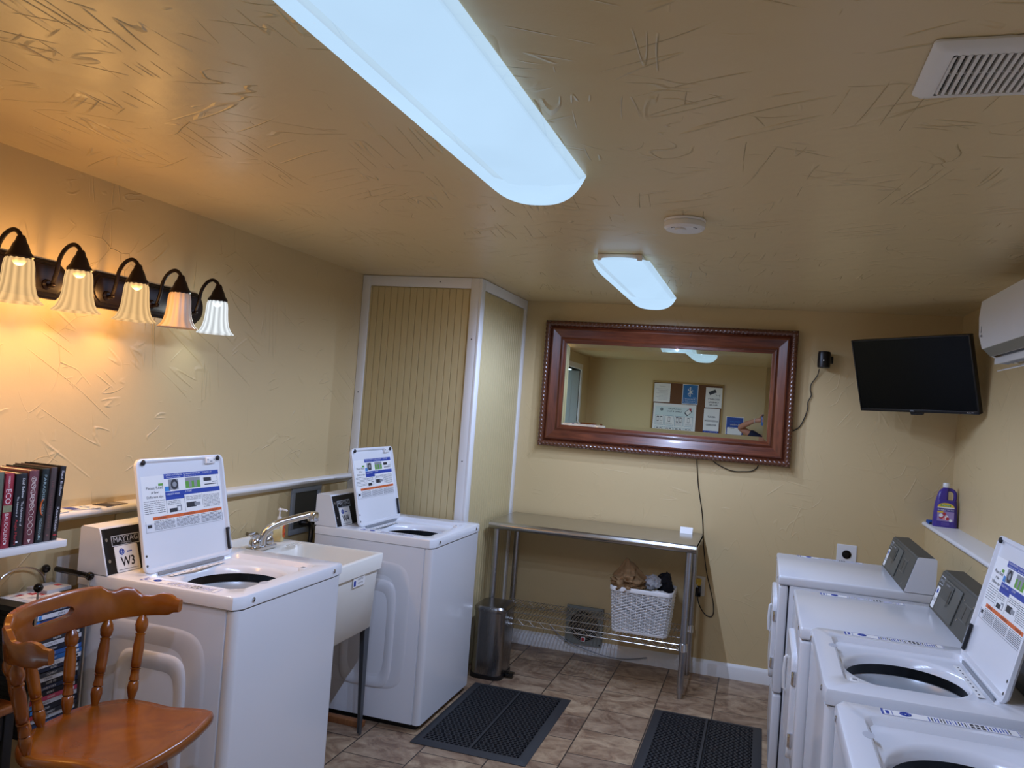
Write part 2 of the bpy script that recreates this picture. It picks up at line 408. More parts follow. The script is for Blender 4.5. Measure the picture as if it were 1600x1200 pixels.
# ledges
def nose(x0, x1, z, t):  # profile from wall (x0) to rounded nose (x1)
    s_ = 1 if x1 > x0 else -1; r = t / 2; P = [(x0, z), (x1 - s_ * r, z)]
    for i in range(1, 6): a = pi * i / 6; P.append((x1 - s_ * r + s_ * r * sin(a), z - r + r * cos(a)))
    return P + [(x1 - s_ * r, z - t), (x0, z - t)]
g = G(); g.loft([[(a, 2.10, b) for a, b in nose(XL, XL + .085, 1.115, .026)], [(a, YB - .02, b) for a, b in nose(XL, XL + .045, 1.115, .026)]])
g.loft([[(XL, y, 1.09), (XL + k, y, 1.09), (XL + .012, y, 1.07), (XL, y, 1.07)] for y, k in ((2.10, .04), (YB - .02, .025))])
struct('trim_9', g, m_trim)
g = G(); g.loft([[(a, y, b) for a, b in nose(XR, XRL - .02, 1.092, .024)] for y in (YBACK, YW)])
struct('trim_10', g, m_trim)

# ================================================================== CEILING FIXTURES
def diffuser_mat(name, col, es, tr, flutes=0):
    m = bpy.data.materials.new(name); m.use_nodes = True; nt = m.node_tree; nt.nodes.clear()
    out = nt.nodes.new('ShaderNodeOutputMaterial'); e = nt.nodes.new('ShaderNodeEmission'); t = nt.nodes.new('ShaderNodeBsdfTransparent')
    mx = nt.nodes.new('ShaderNodeMixShader'); mx.inputs[0].default_value = tr
    tc = nt.nodes.new('ShaderNodeTexCoord'); n = nt.nodes.new('ShaderNodeTexNoise'); n.inputs['Scale'].default_value = 3
    nt.links.new(tc.outputs['Object'], n.inputs['Vector'])
    r = nt.nodes.new('ShaderNodeMapRange'); r.inputs[3].default_value = es * .9; r.inputs[4].default_value = es * 1.12
    nt.links.new(n.outputs['Fac'], r.inputs[0]); nt.links.new(r.outputs[0], e.inputs['Strength'])
    if flutes:   # light and dark of the glass flutes put into the emission
        sx = nt.nodes.new('ShaderNodeSeparateXYZ'); nt.links.new(tc.outputs['Object'], sx.inputs[0])
        a = math_node(nt, 'ARCTAN2', sx.outputs[1], sx.outputs[0]); c = math_node(nt, 'COSINE', math_node(nt, 'MULTIPLY', a, flutes))
        r.inputs[0].default_value = 0; nt.links.new(math_node(nt, 'ADD', math_node(nt, 'MULTIPLY', c, .5), .5), r.inputs[0]); r.inputs[3].default_value = es * .66; r.inputs[4].default_value = es * 1.2
    e.inputs['Color'].default_value = tuple(col) + (1,)
    nt.links.new(e.outputs[0], mx.inputs[1]); nt.links.new(t.outputs[0], mx.inputs[2]); nt.links.new(mx.outputs[0], out.inputs[0])
    MATS[name] = m; return m
m_diff = diffuser_mat('acrylic_diffuser', (.52, .75, 1.0), .53, .25)
def fixture(x0, x1, y0, y1, depth, gap, label, sag):
    cx, cy = (x0 + x1) / 2, (y0 + y1) / 2; w, L = (x1 - x0) / 2, (y1 - y0) / 2
    t = thing('ceiling_light', label, 'ceiling light', (cx, cy, H), 0, None)
    g = G(); g.box(-w + .03, -L + .03, -gap - .012, w - .03, L - .03, -.001, r=.004)
    g.build('housing', m_plast, t)
    NU, NV = 30, 70; vs = []; fs = []
    for j in range(NV + 1):
        v = -1 + 2 * j / NV; v = math.copysign(1 - (1 - abs(v)) ** 1.8, v)
        for i in range(NU + 1):
            u = -1 + 2 * i / NU; u = math.copysign(1 - (1 - abs(u)) ** 1.6, u)
            ye = L - sag * u * u
            e = max(0, 1 - abs(v) ** 22) ** .5; c = max(0, 1 - abs(u) ** 3.2) ** .55
            vs.append((u * w, v * ye, -gap - .004 - depth * e * c))
    for j in range(NV):
        for i in range(NU):
            a = j * (NU + 1) + i; fs.append((a, a + 1, a + NU + 2, a + NU + 1))
    g = G(); g.add(vs, fs); g.build('diffuser', m_diff, t, ang=60)
    n = 4
    for k in range(n):
        ld = bpy.data.lights.new('fixture_lamp', 'SPOT'); ld.energy = FIX_W; ld.color = FIX_COL; ld.spot_size = math.radians(176); ld.spot_blend = .5
        ld.shadow_soft_size = .0
        lo = bpy.data.objects.new('fixture_lamp', ld); COL.objects.link(lo); lo.parent = t
        lo.location = (0, (-.75 + 1.5 * k / (n - 1)) * L, -gap - .03)
    return t
fixture(-.85, -.556, .98, 2.46, .085, .0, 'long curved white acrylic ceiling light, glowing blue-white, nearest the camera', .10)
fixture(-.795, -.535, 3.54, 4.84, .075, .018, 'short-looking white acrylic ceiling light near the back wall by the mirror', .08)

# ================================================================== MACHINES
PL = [(-.52, WT), (-.567, WT + .153), (-.65, WT + .156), (-.65, WT)]      # console profile (x,z), base front .. back
def console(t, y0, y1, body, face, cap_near, kind):
    y0, y1 = y0 + .001, y1 - .001
    g = G()
    prof = [(-.522, WT), (-.569, WT + .150), (-.575, WT + .155), (-.640, WT + .157), (-.648, WT + .150), (-.648, WT)]
    g.loft([[(x, y, z) for x, z in prof] for y in (y0, y1)])
    c = g.build('console', body, t)
    u = Vector((0, 1, 0)); v = Vector((-.047, 0, .150)).normalized(); w = u.cross(v)
    M = frame((-.522, 0, WT), u, v, w)
    g = G(M); g.box(y0 + (.0 if kind == 'D' else .006), .001, 0, y1 - (.0 if kind == 'D' else .006), .156, .0025)
    fp = g.build('control_panel', face, c)
    if cap_near:   # white painted end cap
        g = G(); s_ = 1 if cap_near > 0 else -1; y = y1 if s_ > 0 else y0
        g.loft([[(x, yy, z) for x, z in prof] for yy in (y, y + s_ * .004)])
        g.build('end_cap', m_white2, c)
    return c, M
def emblem(g, x, y, r, z, mi, M=None):
    for k in range(3):
        pts = [(x + r * cos(a) * (1 if k != 1 else .45), y + r * sin(a) * (.45 if k == 0 else 1) * (1 if k < 2 else .9), z) for a in [2 * pi * i / 20 for i in range(20)]]
        g.tube(pts, r * .12, 4, mi, True, M)
    g.box(x - r * .55, y - r * .5, z, x - r * .15, y + r * .5, z + .0003, mi, M=M); g.box(x + r * .15, y - r * .5, z, x + r * .5, y + r * .5, z + .0003, mi, M=M)

def strip_label(M, L, w, p, mats):
    """long instruction strip: u along length, v across; corner at origin"""
    g = G(M); g.box(0, 0, 0, L, w, .0006, 0)
    for y in (.001, w - .002): g.box(0, y, .0006, L, y + .001, .0008, 1)
    for x in (0, .004, .024, L - .003): g.box(x, 0, .0006, x + .0015 + (.002 if x == 0 else 0), w, .0008, 1)
    g.box(.010, w * .2, .0006, .018, w * .8, .0008, 1)
    emblem(g, .055, w * .55, w * .3, .0008, 1)
    x = .105; rr = random.Random(4)
    while x < L - .02:
        f = (x - .105) / (L - .125)
        if .48 < f < .66:
            for yy in (.15, .55): g.box(x, w * yy, .0006, x + .008, w * (yy + .3), .0008, 2)
            x += .0115
        else:
            g.box(x, w * (.12 + .1 * rr.random()), .0006, x + .0028, w * (.75 + .15 * rr.random()), .0008, 1 if rr.random() < .7 else 2)
            x += .0066
            if rr.random() < .14: g.box(x, 0, .0006, x + .001, w, .0008, 1); x += .006
    g.build('instruction_strip', mats, p, smooth=False)

def lid_label(g, M, s=1):
    """mats: 0 paper-ish 1 blue 2 ink 3 orange 4 green 5 lblue 6 grey ; origin = centre, width .40, height .185"""
    B = lambda x0, y0, x1, y1, mi, z=.0004: g.box(x0, y0, 0, x1, y1, z, mi, M=M)
    B(-.205, -.095, .205, .095, 0, .0002)
    # blue headers
    B(-.095, .078, .2, .098, 1); B(-.095, .004, .2, .024, 1); B(-.095, -.010, .0, .006, 1)
    g.text('1 LOAD AUTOMATIC', .0095, -.09, .089, .0006, 0, M, 'LEFT'); g.text('add detergent before starting', .006, -.083, .081, .0006, 0, M, 'LEFT')
    g.text('2', .018, .005, .081, .0006, 0, M, 'LEFT'); g.text('MEASURE DETERGENT', .008, .018, .089, .0006, 0, M, 'LEFT'); g.text('use high efficiency only', .006, .018, .081, .0006, 0, M, 'LEFT')
    g.text('3 CLOSE LID', .0095, .11, .088, .0006, 0, M, 'LEFT')
    g.text('4 SELECT WASH', .0095, -.09, .010, .0006, 0, M, 'LEFT'); g.text('5 START', .0095, .008, .014, .0006, 0, M, 'LEFT')
    # pictures
    B(-.075, .030, -.025, .074, 6); g.lathe([(.022, 0), (.022, .0008)], 20, 2, M @ Matrix.Translation((-.045, .052, 0)) @ Matrix.Diagonal((.85, 1, 1, 1)))
    g.lathe([(.011, 0), (.011, .001)], 16, 6, M @ Matrix.Translation((-.045, .052, 0)))
    B(-.095, .026, -.068, .046, 5)
    B(.012, .030, .092, .074, 4); B(.030, .034, .045, .072, 6, .0007); B(.058, .034, .074, .072, 6, .0007); B(.012, .060, .092, .074, 6, .0006)
    B(.112, .052, .155, .068, 2); B(.115, .036, .185, .040, 2); B(.16, .045, .19, .049, 6); B(.19, .03, .192, .07, 6)
    B(-.08, -.062, -.04, -.046, 2); B(-.042, -.060, -.018, -.036, 6); B(-.038, -.058, -.024, -.042, 0, .0006)
    B(.008, -.052, .060, -.030, 2); B(.05, -.048, .082, -.034, 6, .0006)
    B(.0, -.064, .0012, .0, 2); B(-.094, -.064, -.0928, -.01, 2); B(.095, -.05, .0962, .0, 2)
    # orange warning bar
    B(-.165, -.084, .2, -.071, 3); g.text('WARNING', .009, -.12, -.081, .0006, 2, M); g.text('ADVERTENCIA', .009, .02, -.081, .0006, 2, M); g.text('ATTENTION', .009, .15, -.081, .0006, 2, M)
    # small print
    rr = random.Random(2)
    def lines(x0, x1, y0, y1, dy=.0062):
        y = y1
        while y > y0:
            x = x0
            while x < x1 - .004:
                l = .006 + rr.random() * .02; B(x, y, min(x + l, x1), y + .0018, 2); x += l + .003
            y -= dy
    g.text('Please Read', .017, -.145, .040, .0006, 2, M); g.text('A few', .015, -.145, .022, .0006, 2, M); g.text('Different tips', .015, -.145, .004, .0006, 2, M)
    B(-.125, .052, -.102, .062, 4); lines(-.2, -.1, -.062, -.008, .008)
    lines(-.088, -.022, -.034, -.018); lines(.008, .09, -.022, -.008); lines(.1, .195, -.062, -.010)
    lines(-.16, -.06, -.128, -.090, .0055); lines(-.05, .07, -.128, -.090, .0055); lines(.08, .195, -.126, -.090, .0055)
    B(-.2, -.130, .2, -.1293, 2); B(-.2, -.13, -.1993, -.085, 2); B(.1993, -.13, .2, -.085, 2)
    B(-.192, -.112, -.172, -.1, 2)

def washer(loc, rz, label, num, flip=1, bumps=True, lid_lean=.085):
    t = thing('top_load_washer', label, 'washing machine', loc, rz)
    hw = .3415
    # body: wrap cabinet with front panel
    g = G(); g.loft([[(x, y, z) for x, y in rrect(.60, 2 * hw - .012, .004, 2, -.345, 0)] for z in (WT - .044, .03)], 0, False, True)
    body = g.build('cabinet', m_white2, t)
    g = G(); P = rrect(.046, 2 * hw - .012, .02, 5, -.027, 0)
    g.prism(P, .03, WT - .048); g.build('front_panel', m_white, t)
    if bumps:
        for s_ in (-1, 1):
            g = G(); y = s_ * (hw - .006)
            for (a, b, c, d, h) in ((-.60, -.10, .17, .79, .004), (-.46, -.17, .17, .70, .009)):
                P = [( -((-a - b) / 2) if 0 else (a + b) / 2 + (b - a) / 2 * (abs(cos(q)) ** .35) * (1 if cos(q) > 0 else -1), (c + d) / 2 + (d - c) / 2 * (abs(sin(q)) ** .35) * (1 if sin(q) > 0 else -1)) for q in [2 * pi * i / 64 for i in range(64)]]
                mx, mz = (a + b) / 2, (c + d) / 2
                rings = [[(mx + (x - mx) * k, y + s_ * hh, mz + (z - mz) * (1 - (1 - k) * .7)) for x, z in P] for k, hh in ((1.0, -.001), (.97, h * .6), (.93, h), (.82, h * .8), (.7, h * .2), (.66, -.001))]
                g.loft(rings, cap0=False, cap1=False)
            g.build('side_embossing', m_white2, body, ang=80)
    g = G(); g.box(-.62, -hw + .03, .0, -.03, hw - .03, .03); g.build('base_plinth', m_black, t)
    for x in (-.06, -.6):
        for y in (-.29, .29):
            pass
    # top: lofted from apron to the oval opening
    N = 72
    def rect_ring(x0, x1, y0, y1, r, z, cx=-.25, cy=-.01):
        out = []
        for i in range(N):
            a = 2 * pi * i / N; dx, dy = cos(a), sin(a)
            # ray cast to rounded rectangle
            tx = ((x1 if dx > 0 else x0) - cx) / dx if abs(dx) > 1e-9 else 1e9
            ty = ((y1 if dy > 0 else y0) - cy) / dy if abs(dy) > 1e-9 else 1e9
            tt_ = min(tx, ty); px, py = cx + dx * tt_, cy + dy * tt_
            qx = min(max(px, x0 + r), x1 - r); qy = min(max(py, y0 + r), y1 - r)
            ex, ey = px - qx, py - qy; l = math.hypot(ex, ey)
            if l > r and r > 0: px, py = qx + ex / l * r, qy + ey / l * r
            out.append((px, py, z))
        return out
    def oval(rx, ry, z, cx=-.25, cy=-.01): return [(cx + rx * cos(2 * pi * i / N), cy + ry * sin(2 * pi * i / N), z) for i in range(N)]
    X0, X1, Y0, Y1 = -.65, .0, -hw, hw; PX0, PX1, PY0, PY1 = -.445, -.062, -.258, .238
    g = G()
    g.loft([rect_ring(X0 + .003, X1 - .003, Y0 + .003, Y1 - .003, .012, WT - .045), rect_ring(X0, X1, Y0, Y1, .014, WT - .042),
            rect_ring(X0, X1, Y0, Y1, .014, WT - .010), rect_ring(X0 + .003, X1 - .003, Y0 + .003, Y1 - .003, .014, WT - .003), rect_ring(X0 + .010, X1 - .010, Y0 + .010, Y1 - .010, .012, WT),
            rect_ring(PX0 - .004, PX1 + .004, PY0 - .004, PY1 + .004, .02, WT), rect_ring(PX0, PX1, PY0, PY1, .02, WT - .004), rect_ring(PX0 + .008, PX1 - .008, PY0 + .008, PY1 - .008, .02, WT - .018),
            oval(.186, .206, WT - .024), oval(.176, .194, WT - .026), oval(.168, .184, WT - .034), oval(.163, .178, WT - .052)], cap0=False, cap1=False)
    g.build('top_panel', m_white, t, ang=40)
    # tub
    g = G(); g.loft([oval(.175, .190, WT - .050), oval(.175, .190, WT - .085), oval(.21, .225, WT - .11)], cap0=False, cap1=False)
    g.build('tub_ring', m_blackg, t)
    g = G(); g.loft([oval(.225, .240, WT - .10), oval(.20, .215, WT - .082), oval(.175, .19, WT - .088), oval(.165, .18, WT - .11), oval(.17, .185, WT - .3), oval(.15, .165, WT - .5)], cap0=False, cap1=True)
    g.lathe([(.07, WT - .5), (.05, WT - .42), (.035, WT - .3), (.03, WT - .2), (.001, WT - .19)], 20, 0, Matrix.Translation((-.25, -.01, 0)))
    g.build('wash_basket', mat('basket_grey', '#c3c8cc', .3, .3), t)
    # screws on the apron front
    for y in (-.255, .270):
        g = G(Matrix.Translation((0, y, WT - .022)) @ Matrix.Rotation(pi / 2, 4, 'Y'))
        g.lathe([(.0085, -.001), (.0085, .002), (.006, .0035), (.0001, .0035)], 14, 0); g.box(-.005, -.001, .0035, .005, .001, .0038, 1)
        g.build('screw', [m_chrome, m_ink], t)
    # lid switch block, finger notch
    g = G(); g.box(-.10, (.205 if flip < 0 else .185) - .017, WT - .02, -.075, (.205 if flip < 0 else .185) + .017, WT - .004, r=.003); g.box(-.094, (.205 if flip < 0 else .185) - .009, WT - .006, -.082, (.205 if flip < 0 else .185) + .009, WT - .0035, 1)
    g.build('lid_switch', [m_plast, m_grey], t)
    g = G(); g.lathe([(.022, WT + .0002), (.022, WT + .0006)], 18, 0, Matrix.Translation((PX1 + .006, -.12, 0)) @ Matrix.Diagonal((.6, 1, 1, 1))); g.build('finger_notch_shade', mat('notch_shade', '#b9bcc2', .5), t)  # flat grey disc, the notch's shade is put into its colour
    # instruction strip along the local -y side
    strip_label(frame((-.105, -hw + .014, WT + .0003), (-1, 0, 0), (0, 1, 0), (0, 0, 1)) if 0 else frame((-.40, -hw + .016, WT + .0003), (1, 0, 0), (0, 1, 0)) if flip > 0 else frame((-.105, -hw + .058, WT + .0003), (-1, 0, 0), (0, -1, 0)), .30, .042, t, [m_paper, m_blue, m_ink])
    # console
    c, M = console(t, -hw, hw, m_white2, m_black, 0, 'W')
    g = G(M); g.box(-.300, .092, .0025, -.170, .128, .003, 1); g.box(-.297, .095, .003, -.173, .125, .0032, 0)
    g.text('MAYTAG', .026, -.235, .105, .0034, 1, width=.112); g.text('COMMERCIAL', .008, -.235, .0975, .0034, 1)
    g.build('name_plate', [m_black, m_ltgrey], c, smooth=False)
    g = G(M); P = rrect(.108, .090, .006, 4, -.240, .046); g.prism(P, .0025, .0031, 0)
    g.text(num, .046, -.240, .020, .0034, 2, width=.062, bold=True); emblem(g, -.262, .070, .011, .0034, 1); g.box(-.238, .066, .0031, -.215, .070, .0034, 1)
    g.box(-.285, .008, .0031, -.195, .0095, .0034, 2)
    g.build('number_sticker', [m_paper, m_blue, m_ink], c, smooth=False)
    for y in (-.322, .322):
        for v in (.045, .118):
            g = G(M @ Matrix.Translation((y, v, .0025))); g.lathe([(.006, 0), (.006, .002), (.0001, .003)], 12); g.build('screw', m_chrome, c)
    g = G(M); g.box(.02, .02, .0025, .20, .135, .007, r=.002); g.box(.09, .07, .007, .094, .115, .0075, 1); g.build('coin_slide', [m_black, m_grey], c)
    # lid (open)
    if True:
        a = math.atan2(lid_lean, .385)
        L = frame((-.438, -.01, WT - .002), (0, 1, 0), (-sin(a), 0, cos(a)))   # u across, v up the lid, w -> toward the front
        lw, lh = .48, .402
        g = G(L)
        P0 = rrect(lw, lh, .028, 6, 0, lh / 2); P1 = rrect(lw - .01, lh - .01, .024, 6, 0, lh / 2); P2 = rrect(lw - .036, lh - .036, .014, 6, 0, lh / 2)
        z = lambda P, h: [(x, y, h) for x, y in P]
        g.loft([z(P1, -.018), z(P0, -.012), z(P0, -.002), z(P1, .0), z(rrect(lw - .022, lh - .022, .02, 6, 0, lh / 2), -.001), z(P2, -.010)], 0)
        lid = g.build('lid', [m_white], t)
        g = G(L @ Matrix.Translation((0, .255, -.0098)) @ Matrix.Diagonal((1.05, .885, 1, 1))); lid_label(g, Matrix())
        g.build('lid_instructions', [m_paper, m_blue, m_ink, m_orange, m_green, m_lblue, m_grey], lid, smooth=False)
        for x in (-.205, .205):
            g = G(L @ Matrix.Translation((x, lh - .014, -.004))); g.lathe([(.010, 0), (.010, .005), (.006, .009), (.0001, .009)], 14); g.build('rubber_bumper', m_dark, lid)
        g = G(L); x = .13
        g.box(x, lh - .034, -.010, x + .055, lh - .008, .004, r=.003); g.box(x + .006, lh - .022, .004, x + .012, lh - .016, .005, 1); g.box(x + .043, lh - .022, .004, x + .049, lh - .016, .005, 1); g.box(x + .02, lh - .028, .004, x + .034, lh - .024, .0046, 1)
        g.build('latch_strike', [m_plast, m_grey], lid)
        g = G(L); g.box(flip * .226 - .007, .022, -.008, flip * .226 + .007, .108, .003, r=.003); g.box(flip * .226 - .003, .03, .003, flip * .226 + .003, .10, .004, 1)
        g.build('hinge_cover', [m_dark, m_grey], lid)
        for v in (.028, .062):
            g = G(L @ Matrix.Translation((-flip * .231, v, -.001))); g.lathe([(.0045, 0), (.0045, .002), (.0001, .0025)], 10); g.build('screw', m_char, lid)
        g = G(); g.box(-.440, -.19, WT - .014, -.434, .17, WT - .003, 0, r=.001); g.box(-.425, -.16, WT - .0175, -.405, .14, WT - .017, 1)
        for k in range(9): g.box(-.417, -.15 + k * .032, WT - .017, -.413, -.138 + k * .032, WT - .0168, 2)
        g.build('hinge_strip', [m_grey, m_paper, m_ink], t)
    return t

YC3, YC4 = 2.584, 3.9775
washer((-1.563, YC3, 0), 0, 'white top-load washer numbered W3 with its lid open, behind the wooden chair', 'W3', 1)
washer((-1.475, YC4, 0), 0, 'white top-load washer numbered W4 with its lid open, beside the beadboard panel', 'W4', 1)
washer((.195, 2.665, 0), pi, 'white top-load washer on the right with its lid standing open, beside the dryers', 'W2', -1, lid_lean=.09)
washer((.213, 1.905, 0), pi, 'white top-load washer on the right nearest the camera, cut off by the bottom corner', 'W1', -1)

def dryer(loc, label, num):
    t = thing('front_load_dryer', label, 'dryer', loc, pi); hw = .3415
    g = G(); g.box(-.645, -hw + .003, .03, -.05, hw - .003, WT - .042, r=.004); g.build('cabinet', m_white2, t)
    g = G(); g.box(-.60, -hw + .03, .012, -.03, hw - .03, .03); g.build('base_plinth', m_black, t)
    g = G(); g.box(-.65, -hw, WT - .042, .0, hw, WT, r=.010, seg=3); g.box(-.56, -hw + .03, WT, -.522, hw - .03, WT + .001, 0); g.build('top_panel', m_white, t)
    g = G(); g.box(-.044, -hw + .003, .385, -.003, hw - .003, WT - .046, r=.010, seg=3); g.build('front_panel', m_white, t)
    g = G(); g.box(-.044, -hw + .003, .035, -.006, hw - .003, .378, r=.010, seg=3); g.build('lower_panel', m_white, t)
    # door
    g = G(); M = frame((-.003, 0, .60), (0, 1, 0), (0, 0, 1))
    P = rrect(.46, .38, .05, 6); Q = rrect(.45, .37, .046, 6); R = rrect(.40, .32, .04, 6)
    z = lambda P, h: [(x, y, h) for x, y in P]
    g.loft([z(P, 0), z(P, .012), z(Q, .018), z(R, .014), z(rrect(.3, .22, .04, 6), .014)], 0, M=M)
    dr = g.build('door', m_white, t)
    g = G(M); g.tube([(-.21, -.07, .012), (-.21, -.062, .022), (-.21, 0, .025), (-.21, .062, .022), (-.21, .07, .012)], .007, 8); g.build('handle', m_plast, dr)
    for zz in (-.11, .11):
        g = G(M); g.box(.222, zz - .025, .0, .238, zz + .025, .016, r=.003); g.build('hinge', m_chrome, dr)
    for y in (-.26, .26):
        g = G(Matrix.Translation((0, y, WT - .022)) @ Matrix.Rotation(pi / 2, 4, 'Y')); g.lathe([(.0075, -.001), (.0075, .002), (.0001, .003)], 12); g.build('screw', m_chrome, t)
    strip_label(frame((-.105, -hw + .058, WT + .0003), (-1, 0, 0), (0, -1, 0)), .32, .042, t, [m_paper, m_blue, m_ink])
    c, M = console(t, -hw, hw, m_char, m_char, 1, 'D')
    g = G(M); g.box(-.325, .106, .0025, -.262, .140, .003, 1); g.box(-.322, .109, .003, -.265, .137, .0032, 0); g.text('MAYTAG', .014, -.294, .118, .0034, 1, width=.05); g.build('name_plate', [m_char, m_ltgrey], c, smooth=False)
    g = G(M @ Matrix.Translation((-.300, .052, .0025))); g.prism(rrect(.050, .088, .004, 3), 0, .0006, 0)
    g.text(num, .024, 0, -.018, .0008, 2, Matrix.Rotation(pi / 2 * 0, 4, 'Z'), width=.036); emblem(g, 0, .026, .009, .0008, 1); g.build('number_sticker', [m_paper, m_blue, m_ink], c, smooth=False)
    g = G(M); g.box(-.235, .012, .0025, .045, .142, .008, 0, r=.003); g.box(-.215, .07, .008, -.06, .134, .012, 1, r=.002); g.box(-.085, .055, .0122, -.077, .118, .0128, 2)
    g.text('COIN  OPERATED', .008, -.15, .124, .0122, 3); g.build('coin_box', [m_char2, m_char, m_black, m_ltgrey], c)
    g = G(M); g.box(.095, .055, .0025, .205, .118, .0035, 1, r=.0005); g.box(.10, .060, .0035, .20, .113, .0045, 0); g.box(.135, .064, .0045, .143, .109, .005, 2); g.build('cash_drawer', [m_char, m_char2, m_black], c)
    for (x, y) in ((.085, .048), (.085, .125), (.215, .125), (.25, .02)):
        g = G(M @ Matrix.Translation((x, y, .0025))); g.lathe([(.004, 0), (.004, .002), (.0001, .0025)], 10); g.build('screw', m_chrome, c)
    return t
dryer((.107, 4.30, -.012), 'white front-load dryer with grey coin console, against the back wall', 'D10')
dryer((.162, 3.352, -.012), 'white front-load dryer with grey coin console, second from the back wall', 'D09')

# ================================================================== UTILITY SINK
def sink():
    x0, x1, y0, y1, zt = -2.29, -1.68, 2.955, 3.535, .85
    t = thing('utility_sink', 'white plastic laundry sink standing between the two left washers', 'sink', ((x0 + x1) / 2, (y0 + y1) / 2, 0))
    cx, cy = (x0 + x1) / 2, (y0 + y1) / 2; g = G(Matrix.Translation((-cx, -cy, 0)))
    def rr(a0, a1, b0, b1, r, z): return [(x, y, z) for x, y in rrect(a1 - a0, b1 - b0, r, 5, (a0 + a1) / 2, (b0 + b1) / 2)]
    g.loft([rr(x0 + .09, x1 - .045, y0 + .05, y1 - .05, .05, zt - .36), rr(x0 + .05, x1 - .02, y0 + .02, y1 - .02, .04, zt - .34), rr(x0 + .04, x1 - .012, y0 + .012, y1 - .012, .03, zt - .075), rr(x0 + .03, x1 - .002, y0 + .002, y1 - .002, .02, zt - .07),
            rr(x0, x1, y0, y1, .012, zt - .004), rr(x0 + .003, x1 - .003, y0 + .003, y1 - .003, .012, zt), rr(x0 + .15, x1 - .018, y0 + .018, y1 - .018, .03, zt), rr(x0 + .16, x1 - .025, y0 + .025, y1 - .025, .04, zt - .012), rr(x0 + .20, x1 - .06, y0 + .06, y1 - .06, .06, zt - .33)])
    tub = g.build('tub', m_sink, t, ang=50)
    g = G(Matrix.Translation((-cx, -cy, 0))); g.box(x0, y0 + .003, zt - .02, x0 + .022, y1 - .003, zt + .035, r=.008)
    for k in range(6): g.box(x0 + .17, y1 - .15 + k * .018, zt, x0 + .19, y1 - .142 + k * .018, zt + .006, r=.002)
    g.build('back_splash', m_sink, tub)
    g = G(frame((x1 - .008 - cx, 3.315 - cy, .757), (0, 1, 0), (0, 0, 1))); g.prism(rrect(.11, .045, .003, 3), 0, .0012, 0)
    g.text('MUSTEE', .014, .012, .004, .0014, 1); g.text('UTILATUB', .010, .012, -.012, .0014, 1); g.box(-.05, -.018, .0012, -.03, .006, .0014, 2)
    g.build('maker_label', [m_paper, m_ink, m_blue], tub, smooth=False)
    for lx, ly, sx, sy in ((x1 - .03, y1 - .03, 1, 1), (x1 - .03, y0 + .03, 1, -1), (x0 + .07, y1 - .03, -1, 1), (x0 + .07, y0 + .03, -1, -1)):
        g = G(Matrix.Translation((-cx, -cy, 0)))
        def Lr(w, z): 
            ox, oy = lx, ly
            return [(ox, oy, z), (ox - sx * w, oy, z), (ox - sx * w, oy - sy * .003, z), (ox - sx * .003, oy - sy * .003, z), (ox - sx * .003, oy - sy * w, z), (ox, oy - sy * w, z)]
        g.loft([Lr(.022, .0), Lr(.05, .52)])
        g.build('leg', mat('galvanised_leg', '#5d6166', .4, .6), t, smooth=False)
    return t
sink()
# faucet
t = thing('sink_faucet', 'chrome laundry faucet with long spout on the back of the sink', 'faucet', (-2.155, 3.235, .851), 0)
g = G(); g.box(-.026, -.09, 0, .026, .09, .022, r=.008); g.build('base_plate', m_chrome, t)
for s_ in (-1, 1):
    g = G(Matrix.Translation((0, s_ * .052, .02))); g.lathe([(.026, 0), (.027, .012), (.022, .028), (.017, .036), (.021, .045), (.019, .058), (.010, .066), (.0001, .068)], 20)
    g.tube([(0, 0, .058), (.0, s_ * .02, .062), (.004, s_ * .055, .066), (.004, s_ * .068, .067)], [.007, .006, .006, .009], 10); g.build('handle', m_chrome, t)
g = G(); P = smoothpts([(0, 0, .02), (.0, 0, .05), (.012, .014, .085), (.045, .05, .118), (.10, .105, .142), (.15, .155, .160)], 6)
g.tube(P, [.021 - .005 * i / (len(P) - 1) for i in range(len(P))], 16)
g.lathe([(.020, 0), (.020, .02), (.016, .026)], 18, 0); sp = g.build('spout', m_chrome, t)
g = G(Matrix.Translation((.160, .165, .128))); g.lathe([(.020, 0), (.025, .003), (.026, .034), (.021, .044), (.0001, .047)], 20); g.build('aerator', m_chrome, sp)
# soap
t = thing('soap_dispenser', 'small pump bottle of pale hand soap with orange label behind the faucet', 'soap bottle', (-2.215, 3.46, .851), .3)
g = G(); g.loft([[(x, y, z) for x, y in rrect(w, d, .012, 4)] for w, d, z in ((.05, .036, 0), (.054, .04, .006), (.056, .04, .03), (.05, .038, .08), (.034, .03, .098), (.02, .02, .106))]); g.build('bottle', mat('soap_liquid', '#d9cc97', .25), t)
g = G(); g.cyl((0, 0, .104), (0, 0, .118), .011); g.cyl((0, 0, .118), (0, 0, .15), .004); g.tube([(0, 0, .15), (.012, .0, .154), (.032, 0, .150), (.036, 0, .146)], .005, 8); g.sphere((0, 0, .152), .009, 6); g.build('pump', m_plast, t)
g = G(frame((.0, 0, .05), (0, 1, 0), (0, 0, 1))); g.prism([(x, y * 1.3) for x, y in rrect(.030, .05, .012, 4)], .024, .0292, 0); g.box(-.008, .014, .0292, .010, .020, .0296, 1); g.sphere((0, -.012, .028), .006, 5, 2); g.build('bottle_label', [m_orange, m_blue, m_red], t)

